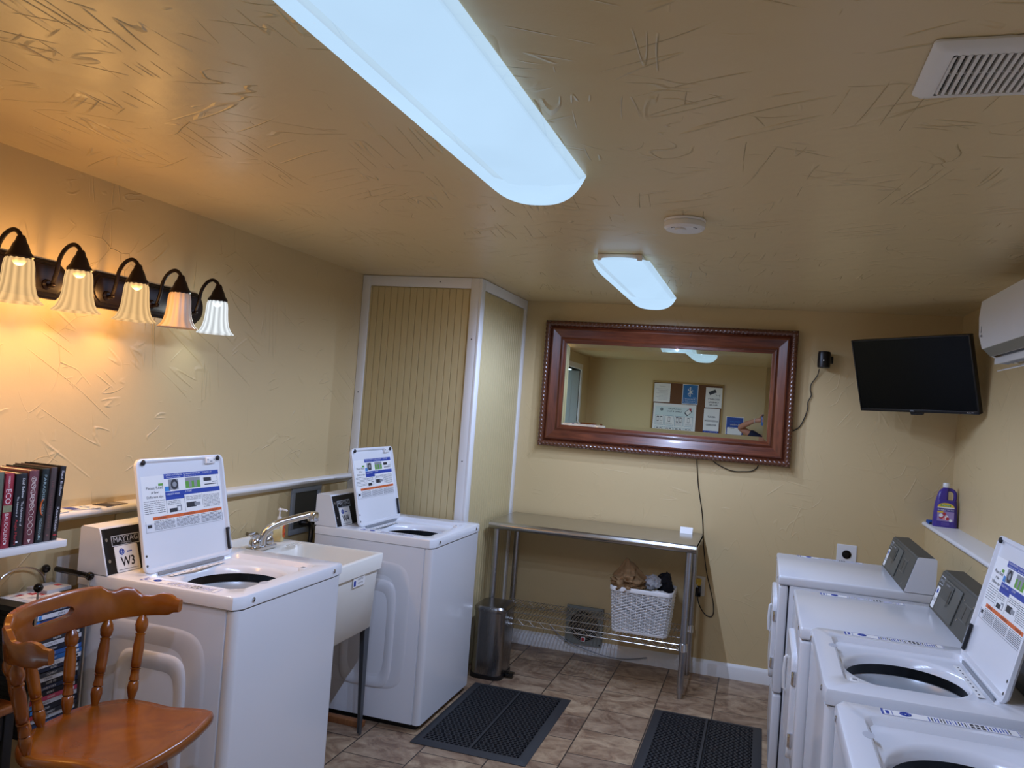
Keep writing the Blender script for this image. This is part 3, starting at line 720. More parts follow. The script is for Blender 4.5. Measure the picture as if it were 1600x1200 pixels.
# washing machine outlet box with hoses
t = thing('washer_outlet_box', 'grey recessed washer hookup box on the left wall behind washer W4', 'wall box', (XL, 3.905, .82))
g = G()
for b in ((0, -.145, 0, .012, .145, .028), (0, -.145, .222, .012, .145, .25), (0, -.145, .028, .012, -.115, .222), (0, .115, .028, .012, .145, .222)): g.box(*b, r=.002)
g.build('frame', mat('box_grey', '#8f959b', .5), t)
g = G(); g.box(.0, -.115, .028, .003, .115, .222); g.box(.003, -.115, .05, .008, .115, .054); g.build('recess', m_char, t)
for k, (a, b) in enumerate(((-.075, .012), (.05, .010))):
    g = G(); P = smoothpts([(.005, a + .03, .06), (.05, a + .05, .055), (.085, a + .02, .02), (.09, a + .0, -.08), (.085, a, -.30), (.08, a + .02, -.60)], 6)
    g.tube(P, .013 if k == 0 else .009, 10); g.build('hose', m_black, t)
    g = G(); g.cyl((.002, a + .03, .06), (.02, a + .03, .06), .014); g.build('valve', m_dark, t)

# ================================================================== STEEL WORK TABLE
tx0, tx1, ty0, ty1, tz = -1.562, -.321, 4.722, 5.262, .876
cx, cy = (tx0 + tx1) / 2, (ty0 + ty1) / 2
t = thing('steel_work_table', 'stainless steel work table with wire undershelf below the mirror', 'table', (cx, cy, 0))
Mt = Matrix.Translation((-cx, -cy, 0))
g = G(Mt)
prof = [(ty1, tz - .03), (ty1, tz - .003), (ty1 - .003, tz), (ty0 + .03, tz)]
for i in range(1, 9): a = pi * i / 8; prof.append((ty0 + .03 - .026 * sin(a) * 1.15, tz - .024 + .024 * cos(a)))
prof += [(ty0 + .03, tz - .044), (ty0 + .034, tz - .02), (ty1 - .004, tz - .02), (ty1 - .004, tz - .03)]
g.loft([[(x, y, z) for y, z in prof] for x in (tx0, tx1)])
g.box(tx0, ty0 + .03, tz - .03, tx0 + .004, ty1, tz - .002); g.box(tx1 - .004, ty0 + .03, tz - .03, tx1, ty1, tz - .002)
top = g.build('tabletop', m_steel, t)
for x in (tx0 + .04, tx1 - .04):
    for y in (ty0 + .045, ty1 - .045):
        g = G(Mt @ Matrix.Translation((x, y, 0))); pr = [(.012, 0), (.014, .004), (.014, .03), (.0185, .031)]
        z = .06
        while z < tz - .04: g.lathe([(.0186, z), (.0187, z + .0005), (.0186, z + .001)], 16, 1); z += .0508
        pr += [(.0185, tz - .022)]; g.lathe(pr, 16)
        lg = g.build('leg', [m_leg, m_grey], t)
        g = G(Mt @ Matrix.Translation((x, y, .265))); g.lathe([(.024, 0), (.026, .003), (.023, .045), (.021, .047)], 16); g.build('shelf_collar', m_chrome, lg)
g = G(Mt); zs = .305
ax0, ax1, ay0, ay1 = tx0 + .055, tx1 - .055, ty0 + .040, ty1 - .040
n = 54
for i in range(n + 1):
    x = ax0 + (ax1 - ax0) * i / n; g.tube([(x, ay0, zs), (x, ay1, zs)], .0019, 5)
for k in range(4):
    y = ay0 + (ay1 - ay0) * k / 3; g.tube([(tx0 + .045, y, zs - .004), (tx1 - .045, y, zs - .004)], .0026, 6)
for y in (ay0, ay1):
    g.tube([(tx0 + .045, y, zs - .035), (tx1 - .045, y, zs - .035)], .003, 6)
    P = []; m_ = 17
    for i in range(m_ * 2 + 1):
        x = ax0 + (ax1 - ax0) * i / (2 * m_); P.append((x, y - .001, zs - .006 if i % 2 else zs - .033))
    g.tube(P, .0021, 5)
for x in (ax0, ax1): g.tube([(x, ay0, zs - .035), (x, ay1, zs - .035)], .003, 6)
g.build('wire_shelf', m_wire, t)
# tent card
g = G(Matrix.Translation((-.42, 5.185, tz + .0005))); g.loft([[(-.038, -.022, 0), (-.038, 0, .038), (-.038, .022, 0), (-.038, .020, 0), (-.038, 0, .0355), (-.038, -.020, 0)], [(.038, -.022, 0), (.038, 0, .038), (.038, .022, 0), (.038, .020, 0), (.038, 0, .0355), (.038, -.020, 0)]])
tag(g.build('tent_card', m_paper, smooth=False), 'small white folded card standing on the steel table', 'card')

# ================================================================== TRASH CAN
t = thing('step_trash_can', 'slim stainless steel step trash can with black lid, beside the steel table', 'trash can', (-1.452, 4.625, 0))
def ov(w, d, z, r=.05): return [(x, y, z) for x, y in rrect(w, d, r, 6)]
g = G(); g.loft([ov(.188, .238, .022), ov(.188, .238, .385)]); g.build('body', m_can, t)
g = G(); g.loft([ov(.194, .244, 0), ov(.198, .248, .004), ov(.196, .246, .024)]); g.build('base', m_black, t)
g = G(); g.loft([ov(.196, .246, .384), ov(.198, .248, .388), ov(.196, .246, .404), ov(.180, .230, .415), ov(.12, .16, .419)]); g.build('lid', m_can, t)
g = G(); g.box(.085, -.045, .012, .150, .012, .030, r=.006); g.box(.075, -.03, .006, .12, .0, .014); g.build('pedal', m_blackg, t)

# ================================================================== LAUNDRY BASKET
bx, by, bz = -.625, 4.925, .3075
t = thing('laundry_basket', 'white woven plastic laundry basket of clothes on the wire shelf', 'basket', (bx, by, bz))
def per(s_, w, d, r):
    """point + outward normal at perimeter fraction of a rounded rect"""
    P = PER[(w, d, r)]; L = P[-1][0]; q = (s_ % 1) * L
    lo, hi = 0, len(P) - 1
    while hi - lo > 1:
        m_ = (lo + hi) // 2
        if P[m_][0] <= q: lo = m_
        else: hi = m_
    a, b = P[lo], P[hi]; f = (q - a[0]) / max(1e-9, b[0] - a[0])
    x, y = a[1] + (b[1] - a[1]) * f, a[2] + (b[2] - a[2]) * f
    nx, ny = a[3] + (b[3] - a[3]) * f, a[4] + (b[4] - a[4]) * f; l = math.hypot(nx, ny) or 1
    return x, y, nx / l, ny / l
PER = {}
def mkper(w, d, r):
    k = (w, d, r)
    if k in PER: return
    n = 8; raw = []
    for qx, qy, a0 in ((1, 1, 0), (-1, 1, pi / 2), (-1, -1, pi), (1, -1, 3 * pi / 2)):
        for i in range(n + 1):
            a = a0 + pi / 2 * i / n; raw.append((qx * (w / 2 - r) + r * cos(a), qy * (d / 2 - r) + r * sin(a), cos(a), sin(a)))
    raw.append(raw[0]); L = 0; out = [(0,) + raw[0]]
    for a, b in zip(raw, raw[1:]): L += math.hypot(b[0] - a[0], b[1] - a[1]); out.append((L,) + b)
    PER[k] = out
rows, NS = 26, 38
g = G()
hgt = .265
for k in range(rows):
    z = .014 + (hgt - .04) * k / (rows - 1); f = z / hgt; w, d = round(.325 + .04 * f, 4), round(.225 + .035 * f, 4); mkper(w, d, .04)
    N = NS * 4; rings = []
    for i in range(N):
        x, y, nx, ny = per(i / N, w, d, .04); o_ = .0030 * cos(2 * pi * i / 4 / 2 + pi * (k % 2))
        hh = .0028; th = .0012
        rings.append([(x + nx * (o_ + a), y + ny * (o_ + a), z + b) for a, b in ((-th, -hh), (th, -hh * .8), (th * 1.2, 0), (th, hh * .8), (-th, hh))])
    rings.append(rings[0]); g.loft(rings, 0, False, False)
for i in range(NS * 2):
    if i % 2: continue
    P = []
    for z in (.0, .13, .262):
        f = z / hgt; w, d = round(.325 + .04 * f, 4), round(.225 + .035 * f, 4); mkper(w, d, .04)
        x, y, nx, ny = per(i / (NS * 2), w, d, .04); P.append((x, y, z))
    g.tube(P, .0024, 5)
bk = g.build('woven_side', m_plast, t, ang=60)
g = G(); g.loft([[(x, y, z) for x, y in rrect(w, d, .04, 6)] for w, d, z in ((.325, .225, 0), (.33, .23, .006), (.33, .23, .014), (.30, .20, .014))]); g.build('bottom', m_plast, t)
g = G(); R = [[(x, y, z) for x, y in rrect(w, d, .045, 8)] for w, d, z in ((.366, .262, .240), (.374, .270, .243), (.374, .270, .262), (.370, .266, .266), (.360, .256, .266), (.356, .252, .260), (.356, .252, .240))]; R.append(R[0]); g.loft(R, 0, False, False); g.build('rim', m_plast, t)
def cloth(name, label, cat, c, rx, ry, rz, m_, seed, amp=.25, freq=3.0, lump=0, drape=None):
    """crumpled cloth blob with ridged folds"""
    from mathutils import noise as mn
    N1, N2 = 48, 72; vs = []; fs = []
    for i in range(N1 + 1):
        th = pi * i / N1
        for j in range(N2):
            ph = 2 * pi * j / N2; d = Vector((sin(th) * cos(ph), sin(th) * sin(ph), cos(th)))
            q = d * freq + Vector((seed, seed * 1.7, -seed)); q2 = q + Vector((mn.noise(q * .7), mn.noise(q * .7 + Vector((5, 2, 1))), mn.noise(q * .7 + Vector((1, 8, 3))))) * .9
            rdg = 1 - abs(mn.noise(q2)) * 2; fine = 1 - abs(mn.noise(q2 * 2.6)) * 2
            r = 1 + amp * (rdg - .5) + amp * .35 * (fine - .5) + lump * mn.noise(d * 1.3 + Vector((seed, 0, 0)))
            vs.append((c[0] + d.x * rx * r, c[1] + d.y * ry * r, c[2] + d.z * rz * r))
    for i in range(N1):
        for j in range(N2):
            a = i * N2 + j; b = i * N2 + (j + 1) % N2; fs.append((a, b, b + N2, a + N2))
    g = G(); g.add(vs, fs)
    if drape: drape(g)
    o = g.build(name, m_, ang=80); return tag(o, label, cat)
m_brown = mat('brown_cloth', '#8f6f4a', .8, bump=.3, bscale=300)
def peak(g):
    from mathutils import noise as mn
    out = []
    for p in g.v:
        x, y, z = p; dx, dy = x - (bx - .085), y - (by - .02)
        if z > bz + .275:
            k = max(0, 1 - math.hypot(dx, dy) / .095); z += .085 * k ** 1.3; x += -.01 * k
        out.append((x, y, z))
    g.v = out
cloth('brown_shirt', 'crumpled brown shirt hanging over the left rim of the laundry basket', 'clothing', (bx - .09, by - .035, bz + .285), .088, .105, .058, m_brown, 4.2, .42, 1.9, .3, peak)
m_dkc = mat('dark_cloth', '#1b1b22', .9)
cloth('dark_gap_fill', 'dark clothes filling added inside the laundry basket to darken the weave gaps', 'clothing', (bx, by, bz + .125), .125, .085, .085, m_dkc, 1.3, .12, 2.0)  # filler lump added so the gaps in the weave look dark
m_lgc = mat('pale_cloth', '#b8babf', .85, bump=.3, bscale=300); m_nvy = mat('navy_cloth', '#0c0d17', .85)
cloth('grey_shirt', 'pale grey crumpled shirt on top of the clothes in the basket', 'clothing', (bx + .045, by + .01, bz + .290), .05, .052, .04, m_lgc, 8.8, .35, 1.8, .2)
cloth('navy_shirt', 'dark navy crumpled shirt behind the grey one in the basket', 'clothing', (bx + .115, by + .062, bz + .275), .048, .05, .07, m_nvy, 2.8, .25, 1.6, .2)
cloth('white_towel', 'white folded towel at the right end of the laundry basket', 'towel', (bx + .105, by - .062, bz + .232), .058, .045, .026, m_paper, 6.1, .3, 2.0, .2)

# ================================================================== FAN, OUTLETS, CORDS
t = thing('vent_fan', 'square grey plate fan with round wire guard low on the back wall', 'fan', (-1.035, YW - .0, .065))
M = frame((0, -.016, .125), (1, 0, 0), (0, 0, 1))
g = G(M)
Nn = 48; sq = []
for i in range(Nn):
    a = 2 * pi * i / Nn; k = .122 / max(abs(cos(a)), abs(sin(a))); sq.append((k * cos(a), k * sin(a)))
ci = [(.098 * cos(2 * pi * i / Nn), .098 * sin(2 * pi * i / Nn)) for i in range(Nn)]
z = lambda P, h: [(x, y, h) for x, y in P]
R = [z(sq, 0), z(sq, .02), z(ci, .02), z(ci, 0)]; R.append(R[0]); g.loft(R, 0, False, False)
g.build('plate', mat('fan_grey', '#83867f', .5), t)
g = G(M); g.lathe([(.098, -.0), (.098, .002)], 32, 0); g.build('backing', m_black, t)
g = G(M)
for k in range(9):
    r = .018 + .0098 * k; g.tube([(r * cos(2 * pi * i / 32), r * sin(2 * pi * i / 32), .026) for i in range(32)], .0014, 5, closed=True)
for k in range(4):
    a = pi / 4 * k; g.tube([(.103 * cos(a), .103 * sin(a), .022), (-.103 * cos(a), -.103 * sin(a), .022)], .0016, 5)
g.build('wire_guard', m_wire, t)
g = G(M); g.box(-.014, -.10, .024, .014, -.07, .030, 0, r=.001); g.box(-.010, -.095, .030, .010, -.075, .0306, 1); g.build('maker_badge', [m_paper, m_red], t)
for x, y in ((-.108, -.108), (.108, -.108), (-.108, .108), (.108, .108)):
    g = G(M @ Matrix.Translation((x, y, .02))); g.lathe([(.004, 0), (.004, .002), (.0001, .003)], 10); g.build('screw', m_ink, t)
g = G(); g.tube(smoothpts([(-1.26, YW - .03, .15), (-1.15, YW - .052, .085), (-1.0, YW - .055, .045), (-.86, YW - .05, .022), (-.74, YW - .03, .022), (-.62, YW - .03, .05)], 8), .0035, 8)
tag(g.build('grey_cable', m_grey), 'thin grey cable drooping along the baseboard in front of the fan', 'cable')

def plate(name, label, cat, M, w, h, parts):
    t = thing(name, label, cat, M.translation[:]); M = Matrix.Translation(-M.translation) @ M
    g = G(M); g.prism(rrect(w, h, .004, 3), 0, .004); g.prism(rrect(w - .006, h - .006, .003, 3), .004, .006); g.build('face_plate', m_plast, t); parts(t, M); return t
def p1(t, M):
    g = G(M); g.lathe([(.026, .006), (.026, .009), (.024, .010), (.0001, .0095)], 24); g.build('socket', m_blackg, t)
plate('dryer_outlet', 'white wall plate with round black socket above the rear dryer', 'outlet', frame((.518, YW, .848), (1, 0, 0), (0, 0, 1)), .112, .115, p1)
def p2(t, M):
    for y in (.028, -.028):
        g = G(M); g.prism([(x, y + yy) for x, yy in rrect(.034, .028, .012, 4)], .006, .008, 0); g.box(-.008, y - .004, .008, -.005, y + .006, .0085, 1); g.box(.005, y - .004, .008, .008, y + .006, .0085, 1); g.build('socket', [m_plast, m_ink], t)
plate('wall_outlet', 'beige wall outlet with plugs in it, right of the steel table', 'outlet', frame((-.330, YW, .543), (1, 0, 0), (0, 0, 1)), .078, .122, p2)
g = G(frame((-.332, YW - .009, .571), (1, 0, 0), (0, 0, 1))); g.prism(rrect(.036, .040, .010, 4), 0, .03); g.prism(rrect(.028, .006, .002, 2), .03, .032); g.tube(smoothpts([(-.006, -.012, .03), (-.012, -.03, .04), (-.028, -.062, .03), (-.040, -.085, .01)], 5), .003, 6, 1)
tag(g.build('yellow_plug', [m_yellow, m_plast]), 'yellow plug with a pale cord in the upper socket of the outlet', 'plug')
g = G(frame((-.333, YW - .009, .515), (1, 0, 0), (0, 0, 1))); g.box(-.021, -.034, 0, .021, .030, .032, r=.004)
tag(g.build('black_power_adapter', m_blackg), 'black power adapter in the lower socket of the outlet', 'power adapter')
g = G(); g.tube(smoothpts([(-.396, 5.285, 1.36), (-.392, 5.283, 1.30), (-.374, 5.284, 1.166), (-.338, 5.284, .989), (-.318, 5.285, .81), (-.291, 5.284, .653), (-.265, 5.284, .557), (-.237, 5.284, .461), (-.229, 5.283, .39), (-.246, 5.282, .362), (-.284, 5.28, .378), (-.318, 5.274, .43), (-.332, 5.268, .480)], 6), .0032, 6)
tag(g.build('hanging_cord', m_black), 'long black cord hanging from the mirror down to the outlet', 'cord')
g = G(); g.tube(smoothpts([(-.30, 5.285, 1.36), (-.285, 5.285, 1.325), (-.21, 5.286, 1.291), (-.16, 5.286, 1.281), (-.113, 5.286, 1.284), (-.06, 5.286, 1.292), (-.027, 5.285, 1.317), (-.02, 5.285, 1.36)], 6), .003, 6)
tag(g.build('sagging_cord', m_black), 'short loop of black cord sagging below the mirror frame', 'cord')
g = G(); g.tube(smoothpts([(.295, 5.275, 1.95), (.289, 5.284, 1.915), (.276, 5.286, 1.89), (.255, 5.286, 1.855), (.252, 5.286, 1.82), (.259, 5.286, 1.785), (.243, 5.286, 1.745), (.243, 5.286, 1.70), (.226, 5.286, 1.638), (.20, 5.286, 1.585), (.150, 5.286, 1.55)], 6), .003, 6)
tag(g.build('wavy_cord', m_black), 'wavy black cord from the wall speaker to the mirror edge', 'cord')
t = thing('wall_speaker', 'small black cylindrical smart speaker mounted right of the mirror', 'speaker', (.316, YW, 1.955))
g = G(Matrix.Translation((0, -.055, 0))); g.lathe([(.030, 0), (.036, .004), (.037, .02), (.037, .085), (.034, .098), (.020, .101), (.0001, .101)], 28); g.build('body', m_black, t)
g = G(Matrix.Translation((0, -.055, 0))); g.box(-.006, -.0375, .042, -.002, -.0365, .046); g.build('indicator_light', mat('led', '#ffffff', .3, emit='#dfe8ff', es=.4), t)
g = G(); g.box(-.012, -.022, .03, .055, 0, .075, r=.006); g.build('bracket', m_black, t)
g = G(frame((XL, 2.335, .885), (0, 1, 0), (0, 0, 1))); g.prism(rrect(.09, .115, .004, 3), 0, .006); g.box(-.018, -.032, .006, .018, .032, .0068, 0)
tag(g.build('blank_wall_plate', m_plast), 'plain white wall plate low on the left wall behind washer W3', 'wall plate')
g = G(frame((XL, 2.60, 1.043), (0, 1, 0), (0, 0, 1))); g.prism(rrect(.115, .05, .004, 3), 0, .006)
tag(g.build('cream_wall_plate', mat('cream_plastic', '#cfc39d', .5)), 'cream wall plate just under the left ledge', 'wall plate')

# ================================================================== MIRROR
mx0, mx1, mz0, mz1 = -1.440, .165, 1.335, 2.176
t = thing('wall_mirror', 'wide wall mirror in a carved reddish wood frame with rope edge', 'mirror', ((mx0 + mx1) / 2, YW, mz0))
cxm = (mx0 + mx1) / 2; MW, MH = (mx1 - mx0) / 2, (mz1 - mz0) / 2
Mm = frame((0, -.004, MH), (1, 0, 0), (0, 0, 1))      # u right, v up, w toward viewer (-y)
# frame rails: profile as (inset from outer edge, height)
prof = [(0, 0), (0, .030), (.004, .040), (.034, .041), (.040, .036), (.048, .040), (.054, .052), (.062, .054), (.090, .040), (.110, .033), (.118, .036), (.124, .042), (.130, .040), (.138, .030), (.148, .024), (.150, .016), (.150, 0)]
def rail(side, name):
    g = G(Mm); R = []
    ends = {'top': ((-1, 1), (1, 1)), 'bottom': ((1, -1), (-1, -1)), 'left': ((-1, -1), (-1, 1)), 'right': ((1, 1), (1, -1))}[side]
    for (sx, sy) in ends: R.append([(sx * (MW - d), sy * (MH - d), h) for d, h in prof])
    g.loft(R); return g.build(name, m_mahog if side in ('top', 'bottom') else m_mahogV, t)
for s_ in ('top', 'bottom', 'left', 'right'):
    r_ = rail(s_, 'frame_rail')
    g = G(Mm); hor = s_ in ('top', 'bottom'); Lh = (MW if hor else MH) - .006; off = (MH if hor else MW) - .021
    n = int(2 * Lh / .0034); rings = []; rp = .0175; pitch = .052
    for i in range(n + 1):
        p = -Lh + 2 * Lh * i / n; ring = []
        for j in range(14):
            a = 2 * pi * j / 14; rr = rp * (.80 + .34 * abs(sin(a * 1.5 + p * pi / .027)))
            q, hgt_ = off + rr * cos(a), .040 + rr * sin(a)
            sgn = 1 if s_ in ('top', 'right') else -1
            ring.append((p, sgn * q, hgt_) if hor else (sgn * q, p, hgt_))
        rings.append(ring)
    g.loft(rings); g.build('rope_moulding', m_rope, r_, ang=85)
    g = G(Mm); off2 = (MH if hor else MW) - .127; L2 = (MW if hor else MH) - .130; k = 0; p = -L2
    while p < L2:
        sgn = 1 if s_ in ('top', 'right') else -1
        cpt = (p, sgn * off2, .041) if hor else (sgn * off2, p, .041)
        g.add([(cpt[0] - .003, cpt[1] - .003, .040), (cpt[0] + .003, cpt[1] - .003, .040), (cpt[0] + .003, cpt[1] + .003, .040), (cpt[0] - .003, cpt[1] + .003, .040), (cpt[0], cpt[1], .0455)], [(0, 1, 4), (1, 2, 4), (2, 3, 4), (3, 0, 4)])
        p += .0085
    g.build('bead_moulding', m_rope, r_)
g = G(Mm); a, b = MW - .148, MH - .148; c, d = a - .026, b - .026
g.quad((-c, -d, .020), (c, -d, .020), (c, d, .020), (-c, d, .020))
for q in (((-a, -b, .0178), (a, -b, .0178), (c, -d, .020), (-c, -d, .020)), ((a, -b, .0178), (a, b, .0178), (c, d, .020), (c, -d, .020)), ((a, b, .0178), (-a, b, .0178), (-c, d, .020), (c, d, .020)), ((-a, b, .0178), (-a, -b, .0178), (-c, -d, .020), (-c, d, .020))): g.quad(*q)
g.quad((-a, -b, .010), (-a, b, .010), (a, b, .010), (a, -b, .010))
g.build('mirror_glass', m_mirror, t, smooth=False)

# ================================================================== TV
s_ = .959
M = Matrix.Translation((.768 * s_, 5.026 * s_, 1.61 + .318 * s_)) @ Matrix.Rotation(-.765, 4, 'Z') @ Matrix.Rotation(.284, 4, 'X') @ Matrix.Rotation(-.015, 4, 'Y')
t = thing('wall_television', 'black flat-screen television angled across the back right corner', 'television', M.translation[:]); Mt = Matrix.Translation(-M.translation) @ M
w, h = .35, .206
g = G(Mt); g.box(-w, 0, -h, w, .03, h, r=.004); g.box(-w * .7, .03, -h * .7, w * .7, .055, h * .6, r=.01); g.box(-w, -.004, -h, w, 0, -h + .016, r=.002)
g.box(-w, -.004, h - .008, w, 0, h, r=.002); g.box(-w, -.004, -h, -w + .008, 0, h, r=.002); g.box(w - .008, -.004, -h, w, 0, h, r=.002)
cs = g.build('casing', m_black, t)
g = G(Mt); g.quad((-w + .008, -.0008, -h + .016), (w - .008, -.0008, -h + .016), (w - .008, -.0008, h - .008), (-w + .008, -.0008, h - .008)); g.build('screen', m_glassdark, t)
g = G(Mt); g.prism([(-.035, -h - .014), (.032, -h - .014), (.040, -h + .001), (-.040, -h + .001)], 0, .014, 0, Matrix(((1, 0, 0, 0), (0, 0, 1, 0), (0, 1, 0, 0), (0, 0, 0, 1)))); g.build('sensor_bump', m_black, cs)
g = G(Mt @ frame((0, -.0045, 0), (1, 0, 0), (0, 0, 1))); g.text('onn.', .014, -.022, -h + .005, 0, 0); g.text('Roku TV', .010, w - .045, -h + .005, 0, 0); g.build('brand_lettering', m_ltgrey, cs, smooth=False)
Mi = M.inverted()
g = G(Matrix.Translation(-M.translation)); pA = M @ Vector((0, .05, 0)); g.tube([pA, (.90, 5.10, 1.90), (.98, 5.24, 1.90)], .014, 8); g.box(.93, YW - .02, 1.82, 1.03, YW, 1.98); g.tube([(.98, 5.24, 1.90), (.98, YW - .01, 1.90)], .014, 8); g.build('wall_bracket', m_black, t)

# ================================================================== AIR CONDITIONER
ax0, y0, y1, zt = .864, 3.15, 3.955, 2.205
t = thing('wall_air_conditioner', 'white mini-split air conditioner high on the right wall', 'air conditioner', (XR, (y0 + y1) / 2, 1.93)); ymid = (y0 + y1) / 2
Ma = Matrix.Translation((-XR, -ymid, -1.93)); P = [(XR - .001, zt), (ax0 + .012, zt), (ax0 + .001, zt - .010), (ax0 - .006, zt - .08), (ax0 - .002, zt - .16), (ax0 + .012, zt - .215), (ax0 + .030, zt - .222), (ax0 + .032, zt - .226), (ax0 + .045, zt - .245), (ax0 + .105, zt - .268), (XR - .001, zt - .275)]
g = G(Ma); g.loft([[(x, y, z) for x, z in P] for y in (y0, y1)]); hs = g.build('housing', m_plast, t)
g = G(Ma); g.loft([[(x - .003, y, z) for x, z in P[2:6]] + [(x + .004, y, z) for x, z in P[2:6]][::-1] for y in (y0 + .004, y1 - .004)]); g.build('front_cover', m_plast, t)
g = G(Ma); g.loft([[(ax0 + .028, y, zt - .2215), (ax0 + .012, y, zt - .214), (ax0 + .044, y, zt - .246), (ax0 + .05, y, zt - .243)] for y in (y0 + .002, y1 - .002)]); g.build('grey_band', mat('ac_grey', '#77776f', .4), t)
g = G(Ma); g.quad((ax0 + .047, y0 + .03, zt - .2475), (ax0 + .150, y0 + .03, zt - .274), (ax0 + .150, y1 - .03, zt - .274), (ax0 + .047, y1 - .03, zt - .2475)); g.build('air_outlet', m_blackg, t)
g = G(Ma); g.box(ax0 + .05, y0 + .03, zt - .283, ax0 + .058, y1 - .045, zt - .258, r=.002); 
for k in range(11): g.box(ax0 + .056, y0 + .05 + k * .068, zt - .282, ax0 + .10, y0 + .056 + k * .068, zt - .262)
g.build('air_vane', m_plast, t)
g = G(Ma @ frame((ax0 + .10, ymid, zt - .295), (0, 1, 0), (1, 0, .35))); g.prism(rrect(y1 - y0 - .06, .075, .006, 3), 0, .004); g.build('louver', m_plast, t)
g = G(Ma @ frame((ax0 - .0075, y1 - .045, zt - .15), (0, -1, 0), (0, 0, 1))); g.box(-.012, -.018, 0, .012, -.010, .0012, 0); g.box(-.004, .0, 0, .006, .028, .0008, 1); g.build('energy_badge', [m_grey, m_ltgrey], hs)

# ================================================================== CEILING VENT + SMOKE DETECTOR
t = thing('ceiling_vent', 'white slotted plastic exhaust fan grille on the ceiling', 'vent', (.41, 1.69, H))
g = G(); rz = lambda w, d, z: [(x, y, z) for x, y in rrect(w, d, .012, 5)]
hx, hy = .335, .255
R = [rz(hx, hy, -.001), rz(hx, hy, -.005), rz(hx - .02, hy - .02, -.014), rz(hx - .06, hy - .05, -.018), rz(hx - .075, hy - .070, -.018), rz(hx - .075, hy - .070, -.008)]
g.loft(R, cap0=False, cap1=False); g.build('cover', m_plast, t)
g = G(); g.box(-.15, -.11, -.006, .15, .11, -.003); g.build('dark_backing', m_black, t)
g = G(); n = 21
for k in range(n):
    x = -hx / 2 + .040 + (hx - .08) * k / (n - 1); g.box(x - .0032, -hy / 2 + .033, -.018, x + .0032, hy / 2 - .033, -.008)
for y in (-.0,): g.box(-hx / 2 + .037, y - .002, -.013, hx / 2 - .037, y + .002, -.008)
g.build('slats', m_plast, t, smooth=False)
t = thing('smoke_detector', 'round white smoke detector on the ceiling near the far light', 'smoke detector', (-.318, 2.925, H))
Mz = Matrix.Diagonal((1, 1, -1, 1)); g = G(Mz); g.lathe([(.072, .0005), (.074, .004), (.072, .010), (.068, .011)], 36); g.build('mounting_ring', m_plast, t)
g = G(Mz); g.lathe([(.071, .011), (.073, .016), (.072, .030), (.064, .038), (.05, .040), (.0001, .041)], 36); g.build('body', m_plast, t)
g = G(Mz); g.lathe([(.020, .040), (.020, .046), (.016, .048), (.0001, .048)], 20, 0, Matrix.Translation((-.01, -.035, 0))); g.build('test_button', m_plast, t)
g = G(Mz)
for a in (-2.3, -2.2, -2.1, -.9, -.8, -.7): g.cyl((.060 * cos(a), .060 * sin(a), .036), (.0605 * cos(a), .0605 * sin(a), .0395), .0022, n=8)
g.build('sound_holes', m_ink, t)

